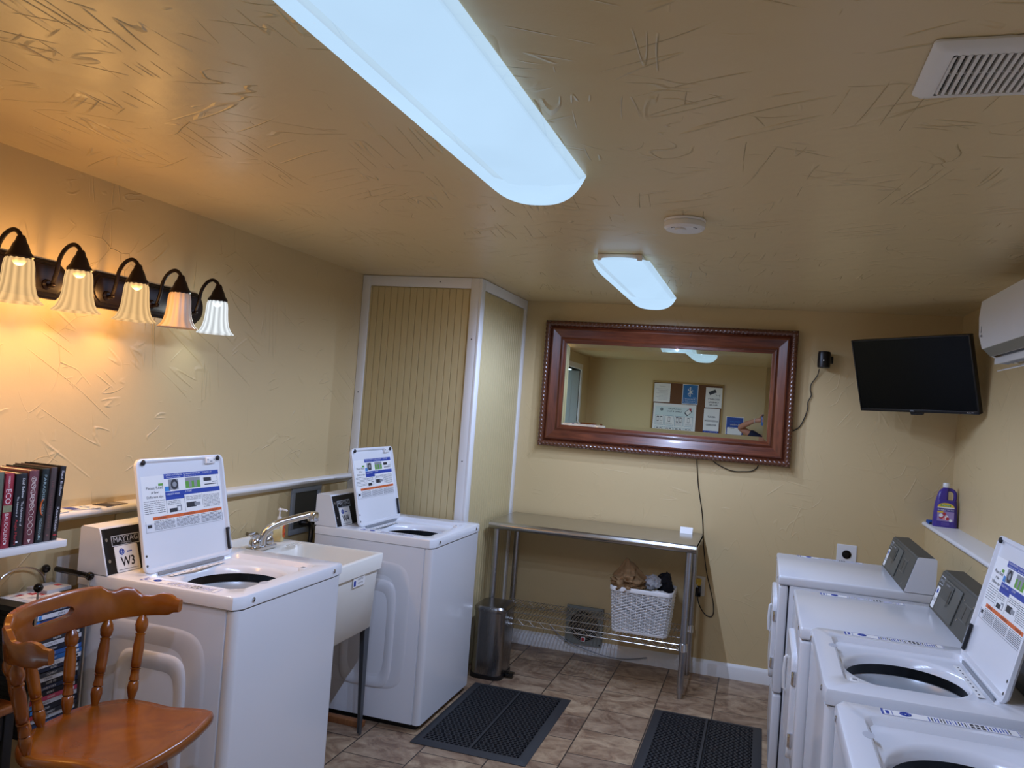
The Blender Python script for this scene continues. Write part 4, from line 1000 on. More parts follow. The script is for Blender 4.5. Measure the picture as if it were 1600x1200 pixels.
# ================================================================== VANITY LIGHTS
m_shW = diffuser_mat('lit_shade_warm', (1.0, .62, .27), .43, .24, 14)
m_shC = diffuser_mat('lit_shade_cool', (.90, .96, 1.0), .46, .24, 14)
m_shO = mat('unlit_shade', '#e8cdb4', .3, emit='#c98f5c', es=.0)
def vanity(yc, label, states):
    zc = 1.905
    t = thing('vanity_light_bar', label, 'wall light', (XL, yc, zc))
    M = frame((0, 0, 0), (0, 1, 0), (0, 0, 1)); g = G(M)
    def cap(w, h, z): # elongated with half-round notched ends
        out = []; r = h / 2
        for s_ in (1, -1):
            for i in range(11):
                a = -pi / 2 + pi * i / 10; rr = r * (.86 if 0 < i < 10 else 1)
                out.append((s_ * (w / 2 - r * .55 + rr * cos(a) * .75), s_ * rr * sin(a), z))
        return out
    g.loft([cap(.625, .130, 0), cap(.625, .130, .008), cap(.605, .114, .012), cap(.600, .110, .018), cap(.580, .094, .021), cap(.575, .090, .026), cap(.555, .074, .028)])
    pl = g.build('back_plate', m_bronze, t, ang=30)
    for k, st in enumerate(states):
        y = (-.2275, 0, .2275)[k]
        g = G(M); P = smoothpts([(y - .012, -.02, .022), (y - .012, -.022, .050), (y - .010, .02, .064), (y - .008, .07, .072), (y - .004, .105, .092), (y, .118, .118), (y, .105, .142), (y, .080, .150)], 5)
        g.tube(P, .0072, 10); g.lathe([(.018, .0), (.018, .006), (.012, .012), (.0001, .012)], 14, 0, Matrix.Translation((y - .012, -.02, .026)))
        g.sphere((y - .012, -.022, .056), .009, 6)
        arm = g.build('arm', m_bronze, t)
        S_ = Matrix.Translation((.15, y, 0)); g = G(S_)
        g.lathe([(.0085, .100), (.013, .094), (.016, .082), (.022, .072), (.030, .050), (.038, .040), (.040, .034), (.036, .028)], 24, 0, cap0=True, cap1=True)
        g.build('shade_holder', m_bronze, arm)
        prof = [(.036, .030), (.040, .022), (.0425, .005), (.044, -.020), (.047, -.050), (.053, -.075), (.062, -.094), (.073, -.104), (.0745, -.106)]
        g = G()
        g.lathe(prof, 112, 0, None, .028, 14, False, False)
        if st == 'off': g.lathe([(a - .002, b) for a, b in prof], 112, 0, None, .028, 14, False, False)
        g.build('glass_shade', {'warm': m_shW, 'cool': m_shC, 'off': m_shO}[st], arm, ang=70).location = (.15, y, 0)
        g = G(S_); g.sphere((0, 0, .026), .020, 8); g.lathe([(.013, .035), (.013, .02)], 12)
        g.build('light_bulb', {'warm': mat('bulb_warm', '#fff0d0', .3, emit='#ffc070', es=.3), 'cool': mat('bulb_cool', '#ffffff', .3, emit='#f0f8ff', es=.3), 'off': mat('bulb_off', '#d9d2c4', .2)}[st], arm)
        if st != 'off':
            ld = bpy.data.lights.new('vanity_lamp', 'POINT'); ld.energy = WARM_W if st == 'warm' else COOL_W; ld.color = WARM_COL if st == 'warm' else (.86, .97, .92); ld.shadow_soft_size = 0.028
            lo = bpy.data.objects.new('vanity_lamp', ld); COL.objects.link(lo); lo.parent = t; lo.location = (.15, y, -.035)
vanity(1.905, 'dark bronze wall light bar with only warm glowing bell shades, at the left edge', ('warm', 'warm', 'warm'))
vanity(2.620, 'dark bronze wall light bar with warm, unlit and cool white shades', ('warm', 'off', 'cool'))

# ================================================================== LEFT SHELF + BOOKS
g = G(); g.box(XL, 1.55, 1.043, -2.095, 2.075, 1.066, r=.003)
for y in (1.65, 1.98): g.loft([[(XL, y - .008, 1.043), (XL, y + .008, 1.043), (XL, y + .008, .99), (XL, y - .008, .99)], [(-2.15, y - .008, 1.043), (-2.15, y + .008, 1.043), (-2.15, y + .008, 1.038), (-2.15, y - .008, 1.038)]])
tag(g.build('wall_shelf', m_plast), 'short white wall shelf on the left holding a row of books', 'shelf')
BK = [ # y0, y1, height, cover, text colour, title, extras
    (1.742, 1.775, .222, '#3c4a63', '#c8c8c8', 'SELECTED STORIES'), (1.776, 1.802, .230, '#7b6e52', '#efe6c8', 'COLLECTED POEMS'),
    (1.803, 1.842, .226, '#5c6658', '#d8dcc8', 'ESSAYS'), (1.845, 1.876, .222, '#96283a', '#f0dede', 'ECO   BAUDOLINO'),
    (1.880, 1.922, .219, '#10111b', '#e8e8ea', 'Saul Bellow  The Adventures of Augie March'), (1.925, 1.962, .226, '#6e3c44', '#ead7cf', 'GENIUS OF VERSE'),
    (1.965, 1.994, .228, '#0e1c1e', '#9db4b8', 'PARADISE  TONI MORRISON'), (1.997, 2.022, .231, '#4a3d3d', '#7e5656', 'THE COLLECTED ESSAYS'), (2.025, 2.048, .233, '#121016', '#d8d4da', 'Saul Bellow   Ravelstein')]
BL = ['slate blue hardback, furthest left on the wall shelf', 'olive tan hardback, second from the left on the wall shelf', 'grey green book just left of the red spine on the shelf', 'red-spined book titled ECO BAUDOLINO on the wall shelf', 'black book with white title about Augie March on the shelf', 'reddish ornate patterned thick book in the row on the shelf', 'dark book by TONI MORRISON with orange crescent on its spine', 'grey brown book between the Morrison and Ravelstein books', 'black book titled Ravelstein at the right end of the shelf row']
for i, (y0, y1, h, c, tc_, ti) in enumerate(BK):
    t = thing('book', BL[i], 'book', (-2.11, (y0 + y1) / 2, 1.0665), 0, 'books on the wall shelf'); w = (y1 - y0) / 2 - .0006
    t.rotation_euler = (-.06 if i == 8 else -.03 * (i > 5), 0, 0)
    if i > 5: t.location.z += .0005
    mc = mat('cover_%d' % i, c, .35, var=.25 if i in (2, 5) else 0, vscale=60); mt = mat('print_%d' % i, tc_, .4); dpt = .142 if i < 3 else .148
    g = G(); g.box(-dpt, -w, 0, 0, -w + .0022, h); g.box(-dpt, w - .0022, 0, 0, w, h); g.box(-.003, -w, 0, 0, w, h, r=.001); g.build('cover', mc, t)
    g = G(); g.box(-dpt + .004, -w + .0022, .003, -.003, w - .0022, h - .003); g.build('pages', mat('page_edges', '#d8cfb4', .7), t)
    Mb = frame((.0003, 0, h / 2), (0, 0, -1), (0, 1, 0)); g = G(Mb)
    if i == 4:
        g.text('Saul Bellow', .013, -.065, .004, 0, 0, width=.06); g.text('The Adventures of', .011, .012, .005, 0, 0, width=.075); g.text('Augie March', .013, .065, -.010, 0, 1, width=.075); g.text('The Adventures of', .009, -.01, -.010, 0, 0, width=.06)
    elif i == 3:
        g.text('UMBERTO', .009, -.085, -.004, 0, 0, width=.035); g.text('ECO', .026, -.042, -.009, 0, 0, width=.044); g.text('BAUDOLINO', .017, .052, -.006, 0, 0, width=.088); g.box(-.016, -w, -.0001, .004, w, .0002, 2)
    elif i == 6:
        g.text('PARADISE', .014, -.055, -.005, 0, 0, width=.08); g.text('TONI', .012, .01, -.004, 0, 1, width=.03); g.text('MORRISON', .013, .072, -.005, 0, 0, width=.065)
        g.tube([(.005 + .026 * cos(a), .006 + .014 * sin(a), .0005) for a in [pi * 1.05 + pi * .9 * k / 12 for k in range(13)]], [.0006 + .0022 * sin(pi * k / 12) for k in range(13)], 4, 2)
    elif i == 8:
        g.text('Saul Bellow', .013, -.062, -.004, 0, 0, width=.08); g.text('Ravelstein', .014, .05, -.005, 0, 0, width=.075); g.box(.098, -.006, 0, .102, .007, .0003, 2)
    elif i == 5:
        g.text('GENTLEMEN', .015, -.045, -.004, 0, 0, width=.09)
        for k in range(9): g.tube([(-.085 + k * .02 + .008 * cos(a), .008 * sin(a), .0003) for a in [2 * pi * q / 12 for q in range(12)]], .0008, 4, 2, True)
        g.prism([(.098, -.006), (.108, 0), (.098, .006)], 0, .0004, 0)
    else: g.text(ti, .011, 0, -.004, 0, 0, width=.15)
    g.box(.094 if i not in (8, 5) else .108, -.004, 0, .099 if i not in (8, 5) else .1082, .004, .0002, 0)
    g.build('spine_print', [mt, m_red if i == 4 else mt, {3: mat('photo_print', '#8c8a6a', .5, var=.4, vscale=90), 6: m_orange, 8: m_red, 5: mt}.get(i, mt)], t, smooth=False)

# flyers on the left ledge
def flyer(name, label, x, y, rz, w, l, cols, dz=0):
    g = G(Matrix.Translation((x, y, 1.1155 + dz)) @ Matrix.Rotation(rz, 4, 'Z')); g.box(-w / 2, -l / 2, 0, w / 2, l / 2, .0012, 0)
    g.box(-w / 2 + .004, -l / 2 + .004, .0012, w / 2 - .004, -l / 2 + l * .35, .0014, 1); g.box(-w / 2 + .008, l * .1, .0012, w / 2 - .008, l * .16, .0014, 2); g.box(-w / 2 + .008, l * .25, .0012, w / 2 - .008, l * .3, .0014, 2)
    tag(g.build(name, cols, smooth=False), label, 'flyer', None)
flyer('paper_flyer', 'white paper flyer lying on the left ledge right beside the books', -2.308, 2.185, .05, .075, .13, [m_paper, m_ltgrey, m_ink])
flyer('paper_flyer', 'white flyer with a blue edge on the left ledge, between the other two flyers', -2.310, 2.335, -.1, .07, .12, [m_paper, m_blue, m_lblue])
flyer('paper_flyer', 'dark printed flyer on the left ledge, nearest the open washer lid', -2.312, 2.475, .08, .065, .11, [mat('dark_print', '#5d5248', .5), m_ink, m_ltgrey])

# ================================================================== DVD RACK
t = thing('wire_media_rack', 'black and wire DVD rack with ball finials on the left, behind the chair', 'rack', (-2.235, 2.125, 0))
g = G(); g.box(-.10, -.105, 0, .10, .105, .02, r=.004); g.build('base', m_black, t)
for sx in (-.095, .095):
    for sy in (-.102, .102):
        g = G(); g.cyl((sx, sy, .02), (sx, sy, .905), .0035, n=8); g.build('post', m_wire, t)
        if sx > 0 or sy > 0:
            g = G(); g.sphere((sx, sy, .915), .0145, 8); g.build('ball_finial', m_blackg, t)
g = G(); g.tube([(-.095, -.102 + .102 * (1 - cos(a)), .86 + .075 * sin(a)) for a in [pi * k / 14 for k in range(15)]], .003, 7); g.build('top_loop', m_wire, t)
g = G(); g.tube([(-.05, .102, .92), (.095, .102, .915)], [.010, .010], 8); g.build('top_bar', m_blackg, t)
DC = ['#1f2b44', '#d9dbe0', '#284a86', '#14161c', '#c9ccd2', '#a8adb5', '#2c3038', '#d6d8dc', '#1b2436', '#2f62a8', '#2b6cb0', '#dfe2e6', '#26324a', '#3a3f48', '#d7dade', '#191c24', '#22304c', '#1a1d25', '#c54a6a', '#cfd2d8', '#1d2230', '#2a2f3a', '#d4d7dc', '#27406b', '#b9bdc6', '#15181f']
DN = ['dark navy', 'white', 'blue', 'black', 'pale grey', 'light grey', 'charcoal', 'off-white', 'midnight blue', 'bright blue', 'sky blue', 'white', 'slate navy', 'dark grey', 'pale', 'near-black', 'deep blue', 'black', 'pink', 'silver grey', 'ink blue', 'graphite', 'whitish', 'mid blue', 'soft grey', 'coal black']
OR = ['topmost', 'second', 'third', 'fourth', 'fifth', 'sixth', 'seventh', 'eighth', 'ninth', 'tenth', 'eleventh', 'twelfth', 'thirteenth', 'fourteenth', 'fifteenth', 'sixteenth', 'seventeenth', 'eighteenth', 'nineteenth', 'twentieth', '21st', '22nd', '23rd', '24th', '25th', '26th']
TT = ['LOVE STORY', 'SPORT', 'NIGHT', 'THE SEA', 'ROAD', 'COMEDY', 'DRAMA', 'LOVE TO']
rr_ = random.Random(5)
for i in range(26):
    z = .838 - i * .0158; jx = rr_.uniform(-.004, .003)
    g = G(Matrix.Translation((-2.235 + jx, 2.125 + rr_.uniform(-.002, .002), z))); g.box(-.085, -.095, -.0149, .09, .095, 0, r=.001)
    Ms = frame((.0902, 0, -.0075), (0, 1, 0), (0, 0, 1)); g.box(-.094, -.0071, 0, .094, .0071, .0003, 1, M=Ms); g.text(TT[i % 8], .0095, rr_.uniform(-.03, .0), -.0034, .0006, 2, Ms); g.box(.06, -.004, .0003, .082, .004, .0006, 2, M=Ms); g.box(-.09, -.006, .0003, -.078, .006, .0006, 3, M=Ms)
    light = sum(lin(DC[i])[:3]) > .9
    o = g.build('dvd_case', [m_dark, mat('dvd_%d' % i, DC[i], .3), m_ink if light else m_paper, m_lblue if i % 3 else m_red], smooth=False)
    tag(o, '%s DVD case, %s from the top in the wire rack' % (DN[i], OR[i]), 'dvd case', 'dvd cases stacked in the wire rack')
g = G(Matrix.Translation((-2.235, 2.11, .8395))); g.box(-.09, -.125, 0, .095, .085, .016, 0, r=.002); g.box(-.085, -.07, .016, .092, .083, .0166, 1)
for k in range(22): a, b = random.uniform(-.08, .07), random.uniform(-.065, .06); g.box(a, b, .0166, a + random.uniform(.008, .025), b + random.uniform(.006, .03), .0169 + k * 1e-5, 2 if k % 2 else 3)
tag(g.build('cover_sheet', [m_black, m_paper, m_red, m_ltgrey], smooth=False), 'black case with red and white cover lying on top of the DVD rack', 'dvd case')
g = G(Matrix.Translation((-2.28, 2.215, .8565))); g.box(-.04, -.07, 0, .05, .03, .012, r=.001); g.box(.0, -.0, .012, .02, .02, .0126, 1)
tag(g.build('small_box', [m_ltgrey, m_red], smooth=False), 'small grey box on top of the DVD rack against the wall', 'box')

# side table, bin, folded cloth
t = thing('side_table', 'oak side table at the left edge behind the chair', 'table', (-2.205, 1.66, 0))
g = G(); g.box(-.135, -.26, .575, .135, .27, .600, r=.008, seg=3); g.build('tabletop', m_oak, t)
for sx in (-.11, .11):
    for sy in (-.235, .245):
        g = G(); g.box(sx - .016, sy - .016, 0, sx + .016, sy + .016, .575, r=.003); g.build('leg', m_black, t)
g = G(); g.box(-.12, -.24, .50, .12, .25, .574); g.box(-.12, -.24, .05, .10, .25, .07); g.box(-.12, -.24, .07, -.10, .25, .5); g.build('apron', m_black, t)
g = G(); P = [[(x, y, z) for x, y in rrect(w * .7, d, .02, 4, -2.27, 1.66)] for w, d, z in ((.17, .40, .6005), (.175, .41, .61), (.185, .43, .755), (.19, .44, .762), (.18, .43, .762), (.165, .40, .62))]; g.loft(P)
tag(g.build('storage_bin', m_black), 'black storage bin on the oak side table', 'bin')
g = G(); g.box(-2.32, 1.68, .763, -2.19, 1.86, .80, r=.012, seg=3); g.box(-2.315, 1.69, .802, -2.195, 1.85, .84, r=.012, seg=3); g.box(-2.28, 1.70, .79, -2.23, 1.84, .81)
tag(g.build('folded_towel', m_teal), 'teal folded towel on top of the black storage bin', 'towel')

# ================================================================== CHAIR
def chair():
    t = thing('wooden_armchair', 'orange-brown wooden captain\'s stool with curved spindle back, in front of washer W3', 'chair', (-1.665, 1.865, 0), math.radians(7))
    zs = .62
    # seat: shield outline (x forward)
    key = [(-.205, 0), (-.200, .09), (-.165, .165), (-.105, .215), (-.03, .218), (.05, .208), (.115, .222), (.165, .225), (.188, .195), (.205, .10), (.212, 0)]
    pts = smoothpts([(x, y, 0) for x, y in key], 5); out = [(p.x, p.y) for p in pts]; out += [(x, -y) for x, y in out[::-1][1:-1]]
    g = G(); z = lambda k, h: [(x * k, y * k, h) for x, y in out]
    g.loft([z(.90, zs - .040), z(.96, zs - .036), z(.995, zs - .026), z(1.0, zs - .014), z(.985, zs - .004), z(.95, zs), z(.80, zs - .004), z(.55, zs - .010), z(.2, zs - .012), z(.02, zs - .012)])
    seat = g.build('seat', m_maple, t, ang=50)
    # back rail
    def path(u):   # u -1..1 around the U
        a = u * math.radians(90); rx, ry = .232, .270
        return Vector((-rx * max(0, cos(a)) ** .66 + .004, ry * (abs(sin(a)) ** .85) * (1 if a > 0 else -1), 0)), Vector((-cos(a), sin(a), 0)).normalized()
    KN = [(0, .960), (.2, .960), (.38, .957), (.50, .937), (.60, .946), (.66, .944), (.78, .921), (.83, .921), (.92, .932), (1, .929)]
    def rawtop(a):
        for (a0, z0), (a1, z1) in zip(KN, KN[1:]):
            if a <= a1: f = (a - a0) / (a1 - a0); f = f * f * (3 - 2 * f); return z0 + (z1 - z0) * f
        return KN[-1][1]
    def endf(a): return max(.62, (1 - min(1, max(0, (a - .95) / .05)) ** 2.2) ** .5)
    def rawbot(a): return .846 + .024 * a * a
    def topz(u): a = abs(u); m = (rawtop(a) + rawbot(a)) / 2; return m + (rawtop(a) - m) * endf(a)
    def botz(u): a = abs(u); m = (rawtop(a) + rawbot(a)) / 2; return m - (rawtop(a) - m) * endf(a)
    N = 160; th = .0105; cols = []
    def s1_(u): return abs(u) < .2
    def slot(u):
        d = abs(u) / .16
        return .017 * (max(0, 1 - d ** 4) ** .5) if d < 1 else 0
    V = []; Fc = []
    for i in range(N + 1):
        u = -1 + 2 * i / N; p, nrm = path(u); lean = .10
        zt_, zb = topz(u), botz(u); sm = (zt_ + zb) / 2 + (.003 if s1_(u) else 0); s1 = slot(u)
        e_ = min(.006, (zt_ - zb) * .2); lv = [zb, zb + e_, sm - s1, sm + s1, zt_ - e_, zt_]
        for sgn in (-1, 1):
            for k, zz in enumerate(lv):
                tk = th * (.6 if k in (0, 5) else 1)
                q = p + nrm * (sgn * tk + (zz - .87) * lean); V.append((q.x, q.y, zz))
    for i in range(N):
        b, c = i * 12, (i + 1) * 12; u = -1 + 2 * (i + .5) / N; hole = slot(u) > .001
        for k in range(5):
            if k == 2 and hole: continue
            Fc.append((b + k, b + k + 1, c + k + 1, c + k)); Fc.append((b + 6 + k, c + 6 + k, c + 7 + k, b + 7 + k))
        Fc.append((b, c, c + 6, b + 6)); Fc.append((b + 5, b + 11, c + 11, c + 5))
        if hole: Fc.append((b + 2, b + 8, c + 8, c + 2)); Fc.append((b + 3, c + 3, c + 9, b + 9))
    for b in (0, N * 12):
        Fc.append(tuple(b + k for k in range(6)) + tuple(b + 6 + k for k in range(5, -1, -1)))
    g = G(); g.add(V, Fc); g.build('back_rail', m_maple, t, ang=45)
    # spindles
    prof = [(0, .0085), (.05, .012), (.13, .0165), (.20, .0150), (.215, .0105), (.225, .0150), (.29, .0125), (.345, .0125), (.355, .0160), (.365, .0105), (.375, .0150), (.45, .0155), (.62, .0165), (.74, .0135), (.765, .0155), (.775, .0105), (.80, .0165), (.87, .0195), (.93, .0165), (.975, .0095), (1, .0085)]
    for u, bx_, by_ in ((-.78, -.10, -.200), (-.48, -.162, -.128), (-.17, -.190, -.046), (.17, -.190, .052), (.48, -.163, .135), (.78, -.098, .214)):
        p, nrm = path(u); a = p.copy(); a.z = botz(u) + .006; b = Vector((bx_, by_, zs - .004))
        g = G(); g.tube([b.lerp(a, s_) for s_, _ in prof], [r for _, r in prof], 14); g.build('spindle', m_maple, t, ang=60)
    # swivel and legs
    g = G(); g.lathe([(.09, zs - .062), (.095, zs - .055), (.095, zs - .045), (.09, zs - .038)], 24); g.box(-.11, -.11, zs - .085, .11, .11, zs - .060, r=.006); g.build('swivel_plate', m_maple, t)
    lp = [(0, .012), (.08, .015), (.2, .019), (.3, .016), (.32, .012), (.34, .018), (.5, .021), (.7, .018), (.72, .013), (.74, .019), (.9, .020), (1, .018)]
    for sx in (-1, 1):
        for sy in (-1, 1):
            A = Vector((sx * .19, sy * .19, 0)); B = Vector((sx * .085, sy * .085, zs - .08)); g = G(); g.tube([A.lerp(B, s_) for s_, _ in lp], [r for _, r in lp], 12); g.build('leg', m_maple, t, ang=60)
    for k in range(4):
        a = pi / 4 + k * pi / 2; A = Vector((.155 * cos(a) * 1.414 * .92, .155 * sin(a) * 1.414 * .92, .2)); b = a + pi / 2; B = Vector((.155 * cos(b) * 1.414 * .92, .155 * sin(b) * 1.414 * .92, .2)); A *= .90; B *= .90; A.z = B.z = .18
        g = G(); g.tube([A, A.lerp(B, .3), A.lerp(B, .5), A.lerp(B, .7), B], [.009, .012, .015, .012, .009], 10); g.build('stretcher', m_maple, t)
chair()

# ================================================================== MATS
def mat_obj(x0, x1, y0, y1, label):
    t = thing('rubber_mat', label, 'floor mat', ((x0 + x1) / 2, (y0 + y1) / 2, 0)); W_, L_ = x1 - x0, y1 - y0
    g = G(); bw = .045
    P = lambda w, l, z: [(x, y, z) for x, y in rrect(w, l, .006, 2)]
    R = [P(W_, L_, .0005), P(W_, L_, .003), P(W_ - .05, L_ - .05, .012), P(W_ - 2 * bw, L_ - 2 * bw, .013), P(W_ - 2 * bw, L_ - 2 * bw, .001)]
    g.loft(R, cap0=False, cap1=False); g.box(-.006, -L_ / 2 + bw, .001, .006, L_ / 2 - bw, .013)
    g.build('bevelled_border', m_rub, t, ang=20)
    hw_, hl = W_ / 2 - bw, L_ / 2 - bw
    for side in (-1, 1):
        g = G(); s_ = .0135; dx, dy = s_ * 1.732, s_ * 1.5; j = 0; y = -hl + s_ * .5
        while y < hl - s_ * .3:
            x = -hw_ + (dx / 2 if j % 2 else dx * .15)
            while x < hw_ - .3 * dx:
                o = [(x + s_ * .985 * cos(pi / 6 + pi / 3 * k), y + s_ * .985 * sin(pi / 6 + pi / 3 * k)) for k in range(6)]; i_ = [(x + s_ * .70 * cos(pi / 6 + pi / 3 * k), y + s_ * .70 * sin(pi / 6 + pi / 3 * k)) for k in range(6)]
                if x * side > .012: g.loft([[(a, b, .0125) for a, b in o], [(a, b, .0125) for a, b in i_], [(a, b, .002) for a, b in i_]], cap0=False, cap1=False)
                x += dx
            y += dy; j += 1
        g.build('honeycomb_panel', m_rub, t, smooth=False)
    g = G(); g.box(-hw_, -hl, .0006, hw_, hl, .0022); g.build('mat_base', m_rubd, t)
m_rub = mat('black_rubber', '#2b2c2f', .55); m_rubd = mat('black_rubber_deep', '#0d0d0e', .8)
mat_obj(-1.472, -.912, 3.525, 4.425, 'black perforated rubber floor mat in front of washer W4')
mat_obj(-.468, .090, 3.62, 4.525, 'black perforated rubber floor mat in front of the dryers')
g = G(); g.box(-1.95, 3.56, .0, -1.74, 3.60, .028, r=.002); tag(g.build('wood_block', wood('raw_wood', '#7a4a28', '#9a6236', .6, (8, 1, 1), 0)), 'strip of bare wood on the floor under the sink', 'wood strip')

# ================================================================== RIGHT LEDGE ITEMS
t = thing('purple_bottle', 'purple plastic jug with white cap and handle on the right ledge', 'bottle', (.998, 5.115, 1.0925), math.radians(-6))
m_pur = mat('purple_plastic', '#48378c', .3)
g = G()
# silhouette loft: width(x0,x1) per height ; depth
sil = [(-.060, .060, .07, 0), (-.062, .062, .072, .006), (-.060, .060, .072, .06), (-.056, .057, .07, .115), (-.054, .054, .068, .135), (-.050, .054, .066, .150)]
g.loft([[(x, y, z) for x, y in rrect(b - a, d, .022, 5, (a + b) / 2, 0)] for a, b, d, z in sil] )
sil2 = [(-.050, .010, .060, .150), (-.045, .010, .058, .170), (-.040, .010, .052, .190), (-.030, .012, .045, .206), (-.019, .014, .034, .215), (-.016, .014, .030, .222)]
g.loft([[(x, y, z) for x, y in rrect(b - a, d, .014, 5, (a + b) / 2, 0)] for a, b, d, z in sil2])
P = smoothpts([(.004, 0, .205), (.025, 0, .208), (.042, 0, .195), (.046, 0, .175), (.044, 0, .145)], 5); g.tube(P, .0095, 10)
g.build('jug', m_pur, t, ang=50)
g = G(); g.lathe([(.017, .221), (.018, .224), (.018, .243), (.016, .246), (.0001, .246)], 24, 0, Matrix.Translation((-.001, 0, 0))); g.build('cap', m_plast, t)
Ml = frame((0, -.0365, 0), (1, 0, 0), (0, 0, 1)); g = G(Ml)
arc = [(-.042, .112)] + [(-.0 + .042 * cos(a) * -1, .112 + .024 * sin(a)) for a in [pi * k / 12 for k in range(13)]] + [(.042, .112)]
g.prism(arc[1:-1], 0, .0006, 0); g.box(-.028, .117, .0006, .024, .126, .0009, 1); g.text('Classic', .010, -.002, .1185, .0011, 2, width=.04)
g.box(-.042, .106, 0, .042, .112, .0006, 2); g.text('BUBBLE BATH', .012, 0, .092, .0006, 2, width=.078)
g.box(-.042, .034, 0, .042, .088, .0006, 4)
rr_ = random.Random(9)
for k in range(16):
    x, y = rr_.uniform(-.028, .014), rr_.uniform(.046, .078); r = rr_.uniform(.005, .011); g.prism([(x + r * cos(a), y + r * sin(a)) for a in [2 * pi * q / 10 for q in range(10)]], 0, .0008 + k * .00003, (3, 5, 3, 2)[k % 4])
g.box(-.042, .080, .0006, -.012, .088, .0008, 0); g.prism([(.026 + .008 * cos(a), .040 + .008 * sin(a)) for a in [2 * pi * q / 14 for q in range(14)]], 0, .0015, 2)
for k in range(3): g.box(-.02, .012 + k * .006, 0, .02, .0135 + k * .006, .0006, 6)
g.build('jug_label', [m_yellow, m_green, m_paper, m_red, mat('lilac_print', '#9b86b4', .5), mat('pink_print', '#e0909a', .5), mat('lilac_small', '#8a78c0', .5)], t, smooth=False)
g = G(); g.box(.928, 5.17, 1.0925, .972, 5.25, 1.112, 0, r=.004); g.box(.932, 5.165, 1.0925, .968, 5.172, 1.104, 1)
tag(g.build('blue_sponge', [mat('blue_foam', '#1c4f9c', .8, bump=.5, bscale=200), m_ink]), 'small blue object tucked behind the purple jug on the ledge', 'sponge')

# ================================================================== WALL BEHIND THE CAMERA (seen in the mirror)
YF = YBACK
def MB_(x, z, d=0.0): return frame((x, YF + d, z), (-1, 0, 0), (0, 0, 1))     # facing +y ; local u = -x
t = thing('bulletin_board', 'cork bulletin board with pale oak frame, seen in the mirror', 'bulletin board', (-1.0, YF, 1.20))
g = G(); g.box(-.45, .0, 0, .45, .008, .82); g.build('cork', mat('cork', '#6e4a30', .9, var=.2, vscale=90), t)
g = G()
for b in ((-.465, 0, -.02, .465, .018, 0), (-.465, 0, .82, .465, .018, .84), (-.465, 0, 0, -.445, .018, .82), (.445, 0, 0, .465, .018, .82)): g.box(*b, r=.003)
g.build('frame', m_oakF if 'm_oakF' in globals() else mat('pale_oak', '#a8894e', .5), t)
def sheet(name, label, x, z, w, h, fn, mats, d=.0085):
    g = G(MB_(x, z, d)); g.box(-w / 2, -h / 2, 0, w / 2, h / 2, .0015, 0); fn(g); tag(g.build(name, mats, smooth=False), label, 'sign')
def s_notice(g):
    g.text('NOTICE', .022, 0, .075, .002, 1)
    for k in range(9): g.box(-.08, .05 - k * .018, .0015, .08 - (k % 3) * .02, .053 - k * .018, .002, 1)
sheet('paper_notice', 'white typed notice at the top corner of the bulletin board', -1.335, 1.885, .215, .25, s_notice, [m_paper, m_grey])
def s_bt(g):
    g.box(-.095, -.125, .0015, .095, .125, .0018, 1)
    for r in (.055, .072):
        for s_ in (-1, 1): g.tube([(s_ * r * cos(a), .03 + r * sin(a), .002) for a in [-.9 + 1.8 * k / 10 for k in range(11)]], .0018, 4, 2)
    g.tube([(-.032, .055, .003), (.030, .002, .003), (0, -.032, .003), (0, .095, .003), (.030, .062, .003), (-.032, .005, .003)], .006, 5, 0)
    for b in ((-.08, -.045, -.04, -.042), (-.08, -.115, .08, -.112), (-.08, -.115, -.077, -.045), (.077, -.115, .08, -.045)): g.box(b[0], b[1], .0018, b[2], b[3], .0024, 0)
    g.text('BLUETOOTH', .020, 0, -.070, .002, 0, width=.13); g.text('PAYMENTS ACCEPTED', .014, 0, -.095, .002, 0, width=.13)
sheet('bluetooth_sign', 'blue sign with a white bluetooth symbol on the bulletin board', -.965, 1.885, .205, .265, s_bt, [m_paper, mat('sign_blue', '#1e6fb0', .35), mat('sign_darkblue', '#154c80', .4)])
def s_cam(g):
    g.box(-.05, -.022, .0015, .045, .022, .002, 1, M=Matrix.Translation((.02, .07, 0)) @ Matrix.Rotation(-.45, 4, 'Z')); g.tube([(-.02, .055, .002), (-.035, .03, .002), (-.075, .03, .002)], .003, 4, 1); g.box(-.078, .012, .0015, -.073, .048, .002, 1)
    g.text('SECURITY', .028, 0, -.03, .002, 1, width=.15, bold=True); g.text('CAMERAS', .028, 0, -.07, .002, 1, width=.13, bold=True); g.text('IN USE', .028, 0, -.105, .002, 1, width=.10, bold=True)
sheet('security_camera_sign', 'white sign with a black security camera picture on the bulletin board', -.660, 1.862, .21, .265, s_cam, [m_paper, m_ink])
def s_adult(g):
    g.text('ADULT', .032, 0, .065, .002, 1, width=.10, bold=True); g.text('SUPERVISION', .032, 0, .012, .002, 1, width=.17, bold=True); g.text('REQUIRED', .032, 0, -.042, .002, 1, width=.13, bold=True)
    g.box(-.10, -.183, .0015, .10, -.108, .002, 2)
    for k in range(7): g.box(-.08 + k * .025, -.124 - (k % 3) * .012, .002, -.074 + k * .025, -.118 - (k % 3) * .012, .0024, 0)
    g.text('LAUNDRY', .018, 0, -.172, .0024, 0)
sheet('supervision_sign', 'white sign of bold black words above a blue strip on the bulletin board', -.672, 1.533, .20, .37, s_adult, [m_paper, m_ink, m_blue])
